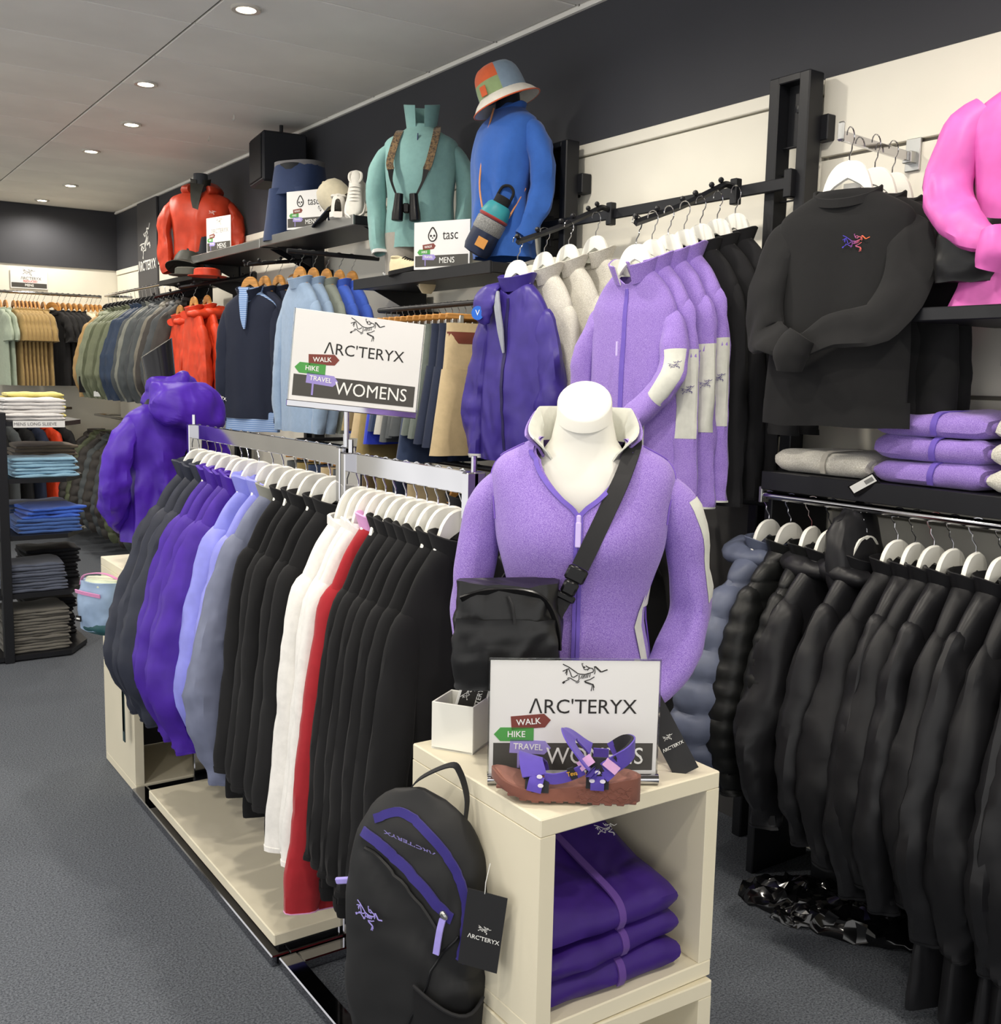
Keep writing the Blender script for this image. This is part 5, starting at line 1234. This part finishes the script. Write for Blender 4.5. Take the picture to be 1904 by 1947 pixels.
ob('button', MB().lathe([(.008,.122),(.008,.128),(.001,.131)], 10), CAPC, t)
NAVS = fab('navy_shorts','#1f3054',.85)
def shorts(name, label, cat, loc, rz, m, wx=.17, wy=.05, L=.48, leg=.115, band=None, group=None, seed=0, flare=1.15):
    t = thing(name, label, cat, loc, rz, group)
    rg = []
    for i in range(9):
        v = i/8; z = -v*L*.42; rg.append([Vector((wx*(1+.12*v)*srad(2*PI*k/32,2.6)[0], wy*(1+.35*v)*srad(2*PI*k/32,2.6)[1]+.003*nz3(k*.6,z*9,seed), z)) for k in range(32)])
    ob('hips', MB().loft(rg), m, t)
    for sg in (-1,1):
        rg = []
        for i in range(14):
            v = i/13; z = -L*.34-v*L*.66; ww = leg*(.86+(flare-.86)*v)
            rg.append([Vector((sg*(wx*.56+.02*v)+ww*srad(2*PI*k/24,2.4)[0]*.95, wy*1.3*srad(2*PI*k/24,2.4)[1]+.006*nz3(k*.5+sg,z*8,seed)*v+.004*math.sin(k*1.6+seed)*v, z+.003*nz3(k*.5,3,seed))) for k in range(24)])
        rg.append([Vector((p.x*.98,p.y*.9,p.z+.03)) for p in rg[-1]])
        ob('leg', MB().loft(rg), m, t)
    ob('waistband', MB().loft([[Vector((wx*1.015*srad(2*PI*k/32,2.6)[0], wy*1.03*srad(2*PI*k/32,2.6)[1], z)) for k in range(32)] for z in (.006,.004,-.034,-.036)], True), band or m, t)
    return t
t = shorts('navy_shorts', 'navy shorts on a hip form beside the near steel-edged shelf sign', 'shorts', (2.56, 5.86, 2.80), R(-60), NAVS, .15, .10, .44, .105, mat('grey_band','#6b6a6c',.7))
t = thing('hip_form', 'dark hip form standing inside the navy shorts', 'mannequin', (2.56, 5.86, 2.387), 0); ob('core', MB().lathe([(.06,0),(.03,.01),(.03,.3),(.10,.34),(.12,.40),(.11,.405)], 18), BLACKM, t)
sign('white MENS sign with a drop-shaped panda emblem on the near black shelf', (2.425, 4.03, 2.0665), R(-66), .297, .205, 'tasc', 'MENS')
sign('white MENS sign with a drop-shaped panda emblem on the steel-edged shelf', (2.44, 5.49, 2.388), R(-66), .297, .205, 'tasc', 'MENS')
sign('faded white MENS sign beside the rust jacket', (2.45, 6.93, 2.382), R(-78), .297, .23, 'womens', 'MENS', faded=True)
tag(ob('security_tag', MB().box((0,0,.012),(.10,.05,.02),b=.004), STEEL, None, (2.47,4.55,2.066), R(-30)), 'flat grey clip lying at the end of the near shelf', 'clip')
# rust jacket mannequin
t, b = dressed('shell_jacket', 'rust red hooded shell jacket on a mannequin by the ceiling', 'jacket', (2.56, 7.60, 2.27), R(-28), RUST, .06, .62, .215, .20, seed=12, wr=.011)
ob('hood', hood_mb(.10, .635, .085, .035, .05, 3, .01, .04), RUST, t)
ob('inner_collar', collar_mb(.06, .05, .60, .09, .01, .3, .006, .02, cy=.005), OLIVK, t)
ob('open_front', MB().ribbon([(-.01,-.085,.64),(-.02,-.115,.52),(-.012,-.128,.40)], (1,0,0), [.10,.06,.006], .008, 4), OLIVK, t)
emblem(PRINTW, t, (.10,-.128,.44), .05)
t = thing('mannequin_torso', 'dark mannequin inside the rust jacket', 'mannequin', (2.56, 7.60, 2.252), R(-28)); ob('neck', MB().lathe([(.07,.60),(.052,.66),(.05,.74)], 18), mat('mannequin_grey','#3a3f45',.5,0,'paint'), t); ob('hips', MB().lathe([(.13,0),(.15,.10),(.12,.3)], 18), mat('mannequin_dark','#20242c',.5,0,'paint'), t)
for i,(x,y,z,m,lab) in enumerate(((2.40,7.42,2.32,OLIVK,'dark olive bucket hat below the rust jacket'),(2.36,7.30,2.252,nyl('grey_cap','#4a4b44',.6),'flat olive cap on the small black shelf'),(2.40,7.02-.0,2.23,RUST,'red folded cap at the end of the small black shelf'))):
    t = thing('bucket_hat', lab, 'hat', (x,y,z), 0, None, (R(-14*(i==0)),R(18*(i==0)),R(30*i)))
    k = 1 if i == 0 else .85
    ob('crown', MB().lathe([(.105*k,0),(.10*k,.05*k),(.085*k,.085*k if i==0 else .05),(.03*k,.10*k if i==0 else .055),(.002,.10*k if i==0 else .055)], 24), m, t); ob('brim', MB().lathe([(.104*k,.004),(.15*k,-.028 if i==0 else .0),(.15*k,-.032 if i==0 else -.004),(.10*k,-.002)], 24), m, t)
# ================================================================== GARMENTS UNDER THE SHELVES
def rail(label, p0, p1, r=.012, m=BLACKM, arms=True):
    t = thing('hanging_rail', label, 'rail', p0, 0)
    d = Vector(p1)-Vector(p0)
    ob('rail', MB().tube([(0,0,0), tuple(d)], r, 10), m, t)
    if arms:
        for q in (Vector((0,0,0)), d):
            dx = 2.74-(p0[0]+q.x)
            if dx > .02: ob('rail_arm', MB().tube([tuple(q), tuple(q+Vector((dx,0,.0)))], r, 8), m, t)
    return t
# trousers rail
rail('black rail of clip hangers under the near shelf', (2.40,4.56,1.905), (2.40,3.64,1.905))
def clip_hanger(loc, label):
    t = thing('clip_hanger', label, 'hanger', loc, 0, 'wooden clip hangers')
    if 'ch' not in _hp: _hp['ch'] = [mesh_of('bar', MB().box((0,0,0),(.34,.014,.022),b=.003), WOOD), mesh_of('hook', hook_mb(.035,.020), CHROME), mesh_of('clip', MB().box((0,0,-.02),(.022,.02,.05),b=.003), STEEL)]
    ob('bar', _hp['ch'][0], None, t); ob('hook', _hp['ch'][1], None, t)
    for sx in (-1,1): ob('clip', _hp['ch'][2], None, t, (sx*.10,0,0))
KH = fab('khaki_twill','#c2ad86',.85); NV = fab('navy_twill','#232b40',.85); GG = fab('grey_green_twill','#5d655f',.85); DG = fab('dark_grey_twill','#4a4e50',.85); CB = fab('cobalt_twill','#2438b8',.8); LGR = fab('light_grey_twill','#b5b3ab',.85); OK2 = fab('olive_khaki','#8e7d4f',.85); DNV = fab('denim_navy','#2c3a57',.85); BELT = mat('belt_leather','#6e3424',.6,0,'fabric'); BRN = fab('brown_twill','#6a5a3e',.85)
sq = [(KH,'khaki',.53,0),(NV,'navy',.50,0),(NV,'second navy',.49,1),(GG,'grey-green',.47,0),(GG,'second grey-green',.46,1),(DNV,'denim blue',.58,0),(DG,'dark grey',.47,0),(DG,'second dark grey',.48,1),(DG,'third dark grey',.50,2),(LGR,'light grey',.47,0),(DNV,'second denim blue',.46,1),(CB,'cobalt blue',.52,0),(OK2,'olive khaki',.60,0),(KH,'second khaki',.50,1),(BRN,'brown',.46,0),(OK2,'second olive khaki',.47,1)]
for i,(m,nm,L_,sd) in enumerate(sq):
    y = 3.665+.054*i
    t = shorts('shorts', f'{nm} shorts clipped on the black rail under the near shelf', 'shorts', (2.40, y, 1.808), rng.uniform(-.07,.07), m, .165, .032, L_, .115, None, 'shorts on the black rail', seed=i, flare=1.2)
    if i == 0: ob('belt', MB().loft([[Vector((.168*srad(2*PI*k/32,2.6)[0], .037*srad(2*PI*k/32,2.6)[1], z)) for k in range(32)] for z in (-.03,-.032,-.075,-.077)], True), BELT, t)
    clip_hanger((2.40, y, 1.842), f'wooden clip hanger of the {nm} shorts')
# lower tier under the trousers
rail('lower black rail behind the chrome racks', (2.42,5.6,1.22), (2.42,2.72,1.22))
LT = [(KH,'tan'),(NV,'navy'),(OK2,'olive'),(BRN,'brown'),(NV,'second navy'),(DG,'grey'),(KH,'second tan'),(DNV,'denim'),(OK2,'second olive'),(DG,'second grey')]
for i,(m,nm) in enumerate(LT):
    y = 4.0+.15*i
    shorts('trousers', f'{nm} trousers on the lower rail behind the chrome racks', 'trousers', (2.42, y, 1.12), rng.uniform(-.1,.1), m, .165, .04, .85, .10, None, 'trousers on the lower rail', seed=i+30, flare=1.0)
    clip_hanger((2.42, y, 1.155), f'wooden clip hanger of the {nm} trousers on the lower rail')
dk = dict(name='dark_jacket', cat='jacket', sh=.19, L=.74, hw=.22, dp=.045, srx=.058, sry=.036, sout=.05, slen=.78, wr=.007, collar='stand', tip=-.19)
for i in range(9):
    y = 2.82+.125*i; m = [BLK2, OAT, BLK2, fab('dark_grey_fleece','#3a3b3e',.9), BLK2][i % 5]; nm = ['black','oatmeal','black','dark grey','black'][i % 5]
    place(('dk', i % 5), (2.42, y, 1.232-HANG_H), rng.uniform(-.1,.1), f'{nm} fleece, {ORD[i]} from the near end of the lower rail', 'fleeces on the lower rail', **dict(dk, m=m, seed=i))
    hanger('wood', (2.42, y, 1.232-HANG_H), 0, f'wooden hanger, {ORD[i]} from the near end of the lower rail', 'wooden hangers')
# vests and shirts
rail('black rail with wooden hangers under the steel-edged shelf', (2.20,5.2,2.225), (2.73,5.2,2.225), .012, BLACKM, False)
LB = fab('light_blue_knit','#8fa5c0',.85); SG = fab('sage_grey_knit','#868d84',.85); CO = fab('cornflower_knit','#4668cf',.85)
vs = dict(name='zip_sweater', cat='sweater', sh=.18, L=.86, hw=.20, dp=.045, srx=.052, sry=.034, sout=.05, slen=.86, wr=.006, collar='stand', tip=-.18)
for i,(y,m,nm) in enumerate(((2.27,LB,'first light blue'),(2.345,LB,'second light blue'),(2.42,SG,'sage grey'),(2.495,CO,'first cornflower blue'),(2.57,CO,'second cornflower blue'))):
    zz = 2.237-HANG_H; x = y; rv = R(-84)+rng.uniform(-.12,.12)
    place(('vs', m.name), (x,5.2,zz), rv, f'{nm} zip sweater above the large WOMENS sign', 'zip sweaters on wooden hangers', **dict(vs, m=m, seed=i))
    hanger('wood', (x,5.2,zz), rv, f'wooden hanger of the {nm} zip sweater', 'wooden hangers')
# navy quarter zip with striped polo
waterfall(6.02, 'black waterfall arm holding the navy pullover', 2.72, 2.28, 2.28, 2.22, 5, 'black waterfall arms')
NQ = fab('navy_knit','#1d2335',.88); STR = mat('blue_stripe_polo', '#6f8fc4', .85, 0, 'stripe', '#a9bfe0', scale=26)
nq = dict(name='quarter_zip', cat='pullover', sh=.195, L=.82, hw=.20, dp=.05, srx=.050, sry=.034, sout=.035, slen=.84, wr=.007, collar='open', tip=-.165, dip=.10, neck=.075, taper=1)
place('nq', (2.315,6.02,2.145), R(-62), 'navy quarter-zip pullover over a blue striped polo', None, **dict(nq, m=NQ, seed=5))
place('polo', (2.32,6.02,2.149), R(-62), 'blue striped polo showing at collar and hem of the navy pullover', None, **dict(nq, m=STR, seed=6, L=.90, sh=.19, hw=.20, dp=.045, sleeves=False, collar='stand', name='polo_shirt', cat='polo shirt', dip=0))
ob('polo_front', MB().ribbon([(-.0,-.060,-.06),(-.002,-.066,-.14),(-.002,-.066,-.24),(-.0,-.062,-.30)], (1,0,0), [.07,.06,.04,.006], .01, 4), STR, GPROTO['polo'])
for i in range(4):
    hanger('wood', (2.315+.09*i,6.02,2.155+.012*i), R(-62 if i == 0 else -80), ['wooden hanger of the navy pullover','second wooden hanger behind the navy pullover','third wooden hanger behind the navy pullover','rear wooden hanger behind the navy pullover'][i], 'wooden hangers')
    if i: place(('nq2'), (2.315+.09*i,6.02,2.145+.012*i), R(-80), f'{["","second","third","fourth"][i]} navy pullover hanging behind the front navy one', 'navy pullovers', **dict(nq, m=NQ, seed=15, collar='stand', dip=0))
# orange jackets
waterfall(7.0, 'black waterfall arm holding the nearer orange jacket', 2.72, 2.24, 2.20, 2.14, 5); waterfall(7.42, 'black waterfall arm holding the farther orange jacket', 2.72, 2.24, 2.16, 2.10, 5)
ORG = nyl('orange_shell','#d4401f',.5)
og = dict(name='shell_jacket', cat='jacket', sh=.16, L=.72, hw=.17, dp=.045, srx=.048, sry=.036, sout=.04, slen=.76, wr=.011, collar='hood', tip=-.18)
for i,(x,y,z) in enumerate(((2.30,7.0,2.105),(2.39,7.0,2.12),(2.34,7.42,2.07))):
    place(('og',0), (x,y,z-.02), R(-88), ['front orange shell jacket beside the navy pullover','second orange shell jacket beside the navy pullover','orange shell jacket with open hood left of the others'][i], 'orange shell jackets', **dict(og, m=ORG, seed=3))
    hanger('wood', (x,y,z-.015), R(-88), ['wooden hanger of the front orange jacket','wooden hanger of the second orange jacket','wooden hanger of the left orange jacket'][i], 'wooden hangers')
# far rail of jackets along the right wall
rail('chrome rail of jackets along the far right wall', (2.50,10.1,2.262), (2.50,7.55,2.262), .012, CHROME)
fj = dict(name='hooded_jacket', cat='jacket', sh=.195, L=.80, hw=.225, dp=.05, srx=.062, sry=.044, sout=.07, slen=.84, wr=.009, tip=-.19)
FJ = [('brown-black',nyl('brown_black_shell','#34302d',.55),'hood'),('dark grey',nyl('dark_grey_shell','#3c4043',.55),'hood'),('warm grey',nyl('warm_grey_shell','#6a665c',.55),'hood'),('charcoal',nyl('charcoal_shell','#43484a',.55),'stand'),('grey',nyl('grey_shell','#75776f',.55),'stand'),('denim navy',nyl('denim_navy_shell','#26364e',.55),'stand'),('olive',nyl('olive_shell','#6b7159',.55),'stand'),('deep olive',nyl('deep_olive_shell','#50563f',.55),'stand'),('sage',nyl('sage_shell','#7a8069',.55),'hood'),('tan',nyl('tan_shell','#a8895a',.55),'hood')]
ly = [(0,7.65),(1,7.78),(0,7.9),(2,8.02),(3,8.15),(1,8.28),(3,8.42),(4,8.54),(3,8.66),(5,8.80),(5,8.9),(5,9.0),(6,9.12),(7,9.24),(6,9.36),(6,9.48),(7,9.6),(8,9.72),(8,9.85),(9,9.98)]
num = {}
for i,(k,y) in enumerate(ly):
    nm, m, cl = FJ[k]; num[k] = num.get(k,0)+1
    tot = sum(1 for q in ly if q[0] == k)
    o = ORD[num[k]-1]+' ' if tot > 1 else ''
    place(('fj',k), (2.50,y,2.274-HANG_H), rng.uniform(-.15,.15), f'{o}{nm} jacket from the near end of the far right rail' if tot > 1 else f'{nm} jacket on the far right rail', 'jackets on the far right rail', **dict(fj, m=m, collar=cl, seed=70+k))
    t = hanger('black', (2.50,y,2.274-HANG_H), 0, f'hanger, {ORD[i]} from the near end of the far right rail', 'hangers on the far right rail')
# lower tier of puffers at the far right
rail('lower chrome rail of puffers at the far right', (2.50,10.6,1.16), (2.50,7.2,1.16), .012, CHROME)
for i in range(14):
    y = 7.35+.235*i; k = [7,0,1,0,3,0][i % 6]
    nm, m, _c = FJ[k]
    place(('lp',k), (2.46,y,1.172-HANG_H), rng.uniform(-.15,.15), f'{nm} puffer, {ORD[i]} from the near end of the lower far rail', 'puffers on the lower far rail', **dict(fj, name='puffer_jacket', m=m, collar='hood', quilt=.09, L=.84, slen=.9, seed=90+k, sh=.21))
# back wall rail with tees
rail('chrome rail of tee shirts on the back wall', (1.55,10.66,2.285), (2.60,10.66,2.285), .014, CHROME, False)
ts = dict(name='tee_shirt', cat='tee shirt', sh=.21, L=.78, hw=.24, dp=.035, srx=.075, sry=.03, sl='short', wr=.008, collar='crew', neck=.08, tip=-.16)
TE = [('sage',fab('sage_tee','#a9b5a2',.85)),('tan',fab('tan_tee','#a58a58',.85)),('black',fab('black_tee','#1d1c1d',.85)),('cream',fab('cream_tee','#d8cdb4',.85))]
tl = [(0,1.70,-84),(0,1.75,-84)]+[(1,1.82+.034*i,-84) for i in range(7)]+[(1,2.075,-84)]+[(2,2.15+.05*i,-42 if i == 0 else -78) for i in range(6)]+[(3,2.46+.04*i,-80) for i in range(4)]
num = {}
for i,(k,x,rz) in enumerate(tl):
    nm, m = TE[k]; num[k] = num.get(k,0)+1
    place(('te',k), (x,10.66,2.299-HANG_H), R(rz), f'{ORD[num[k]-1]} {nm} tee shirt from the left on the back wall rail', 'tee shirts on the back wall rail', **dict(ts, m=m, seed=100+k))
    hanger('wood', (x,10.66,2.299-HANG_H), R(rz), f'wooden hanger of the {ORD[num[k]-1]} {nm} tee shirt', 'wooden hangers on the back wall rail')
t = thing('swing_tag', 'white barcode tag hanging below the olive jackets', 'tag', (2.24,9.35,1.42), R(-40)); ob('card', MB().box((0,0,0),(.09,.003,.11)), PRINTW, t, smooth=False); ob('barcode', MB().box((0,-.002,0),(.05,.001,.03)), PRINTK, t, smooth=False)
t = thing('swing_tag', 'black swing tag hanging below the tan jacket', 'tag', (2.22,9.75,1.46), R(-40)); ob('card', MB().box((0,0,0),(.11,.003,.14)), BLK, t, smooth=False); emblem(PRINTW, t, (0,-.003,.0), .03)
# ================================================================== SHELF STAND WITH FOLDED PILES
t = thing('display_stand', 'black tiered stand of folded tops at the left edge', 'shelf unit', (.95, 6.4, 0), 0)
for x, y in ((0,-.32),(.0,.32)): ob('upright', MB().box((x,y,.68),(.05,.05,1.36),b=.003), BLACKM, t, smooth=False)
pl = [(-.45,-.33),(.32,-.33),(.45,-.12),(.45,.33),(-.45,.33)]
SHZ = [.035,.376,.695,1.005,1.312]
for z in SHZ:
    mb = MB().add([(x,y,z-.025) for x,y in pl]+[(x,y,z) for x,y in pl], [(4,3,2,1,0),(5,6,7,8,9)]+[(k,(k+1)%5,(k+1)%5+5,k+5) for k in range(5)])
    ob('shelf_board', mb, BLACKM, t, smooth=False)
ob('label_strip', MB().box((.19,-.336,1.298),(.26,.004,.036)), CARD, t, smooth=False); lettering('MENS LONG SLEEVE', mat('grey_print','#77777a',.6), t, (.17,-.340,1.298), .024, 1)
F = lambda n,c: fab('fold_'+n, c, .85)
piles = [('white','top',F('white','#e4e1df'),1.13,6.28,4,6,.020,.31,.30),('yellow','top',F('yellow','#e8dc86'),1.20,6.60,4,6,.024,.30,.28),('teal','top',F('teal','#4f9aa0'),1.22,6.58,4,0,.02,.3,.28),
 ('light blue','second',F('sky','#8fb7cf'),1.17,6.24,3,6,.018,.33,.28),('brown grey','second',F('umber','#6b6052'),1.24,6.55,3,7,.022,.33,.28),
 ('blue','third',F('denim','#3f5f9e'),1.19,6.25,2,4,.020,.33,.28),('dark blue','third',F('ink','#2b3f66'),1.20,6.56,2,6,.022,.33,.28),
 ('slate','fourth',F('slate','#565c6c'),1.10,6.24,1,9,.017,.32,.28),('black','fourth',F('black','#1c1d22'),1.25,6.56,1,8,.022,.30,.28),
 ('grey','base',F('grey','#6d6a63'),1.11,6.26,0,14,.017,.33,.30),('charcoal','base',F('coal','#26262a'),1.24,6.58,0,10,.022,.28,.26)]
for nm, sh_, m, x, y, si, n, h, w, d in piles:
    for i in range(n):
        zz = SHZ[si]+.001+h*i
        folded(nm, m, w, d, h*1.06, (x+rng.uniform(-.010,.010), y+rng.uniform(-.008,.008), zz), rng.uniform(-.05,.05), f'{nm} folded top, {ORD[i]} from the bottom of its pile on the {sh_} shelf', f'{nm} folded tops', seed=i % 4, wr=.006)
for i in range(3): folded('ultra', F('ultra','#3a62c4'), .30, .26, .02, (1.20+.01*i, 6.25, SHZ[2]+.081+.021*i), .1*i, f'{["lower","middle","upper"][i]} darker blue folded top crowning the blue pile', 'blue folded tops', seed=i, wr=.007)
# ================================================================== PURPLE JACKET MANNEQUIN ON THE FAR CUBES
t = thing('mannequin_torso', 'black mannequin with a slanted neck under the purple jacket', 'mannequin', (1.26, 4.18, .851), R(-160))
NKM = mat('mannequin_black','#2a2a2c',.18,.4,'paint')
rg = [[Vector((a*math.cos(2*PI*k/28)+sx_, b_*math.sin(2*PI*k/28)+.01, z)) for k in range(28)] for z,a,b_,sx_ in ((.0,.10,.09,0),(.3,.12,.09,0),(.60,.10,.075,.01),(.66,.066,.062,.025),(.74,.060,.056,.04))]
rg.append([Vector((.060*math.cos(2*PI*k/28)+.052, .056*math.sin(2*PI*k/28)+.01, .835-.035*math.cos(2*PI*k/28)+.02*math.sin(2*PI*k/28))) for k in range(28)])
ob('neck_and_chest', MB().loft(rg, True, True, True), NKM, t, ang=50)
PURJ = nyl('purple_shell', '#4a23a6', .45)
t, b = dressed('hooded_jacket', 'purple hooded jacket seen from behind on the black-necked mannequin', 'jacket', (1.26, 4.18, .851), R(-160), PURJ, .08, .645, .19, .18, seed=21, wr=.016, sl=[(-.04,0,-.08),(.03,.0,-.14),(.09,.0,-.27),(.09,-.01,-.38),(.05,-.06,-.46),(.0,-.10,-.50)])
rid = lambda q: .034*(.36-abs(nz3(q.x*10+3,q.y*10,q.z*12+q.x*6)))+.008*(.4-abs(nz3(q.x*34,q.y*34+1,q.z*30)))
rim_ = [(.085*math.cos(R(a)), .07*math.sin(R(a))+.015, .665+.035*math.sin(R(a))) for a in range(-80,261,20)]
ob('hood_rim', MB().tube(rim_, [(.036,.020)]*len(rim_), 16, True, 3, (0,0,1), lambda q,t_: rid(q)), PURJ, t)
rg = []
for i in range(22):
    v = i/21; a_, b_, cy, z = interp([(0,.085,.030,.070,.705),(.12,.115,.050,.085,.700),(.35,.150,.066,.105,.655),(.6,.160,.070,.118,.595),(.8,.135,.060,.128,.545),(.93,.085,.040,.130,.518),(1,.02,.010,.130,.512)], v)
    ring = []
    for k in range(40):
        c_, s_ = srad(2*PI*k/40, 2.2); q = Vector((a_*c_-.012*v, cy+b_*s_, z+.018*c_*v)); n_ = Vector((c_, s_, 0))
        ring.append(q+n_*rid(q))
    rg.append(ring)
ob('hood', MB().loft(rg, True, True, True), PURJ, t)
lettering("\u039bRC'TERYX", PRINTW, t, (-.115,.150,.655), .022, 1, (R(-30),R(18),R(180)), bold=.01)

# dark tees on the lower back wall rail
rail('lower chrome rail along the back wall', (1.2,10.66,1.22), (2.30,10.66,1.22), .012, CHROME, False)
for i in range(9):
    k, nm, m = [('lb0','black',BLK2),('lb1','navy',NV),('lb2','orange',ORG),('lb0','black',BLK2),('lb3','dark grey',DG)][i % 5]
    place(k, (1.25+.115*i,10.66,1.234-HANG_H), R(-75), f'{nm} top, {ORD[i]} from the left on the lower back wall rail', 'tops on the lower back wall rail', **dict(ts, name='jersey_shirt', cat='shirt', m=m, seed=130+i, L=.82))
    hanger('black', (1.25+.115*i,10.66,1.234-HANG_H), R(-75), f'black hanger, {ORD[i]} on the lower back wall rail', 'hangers on the lower back wall rail')
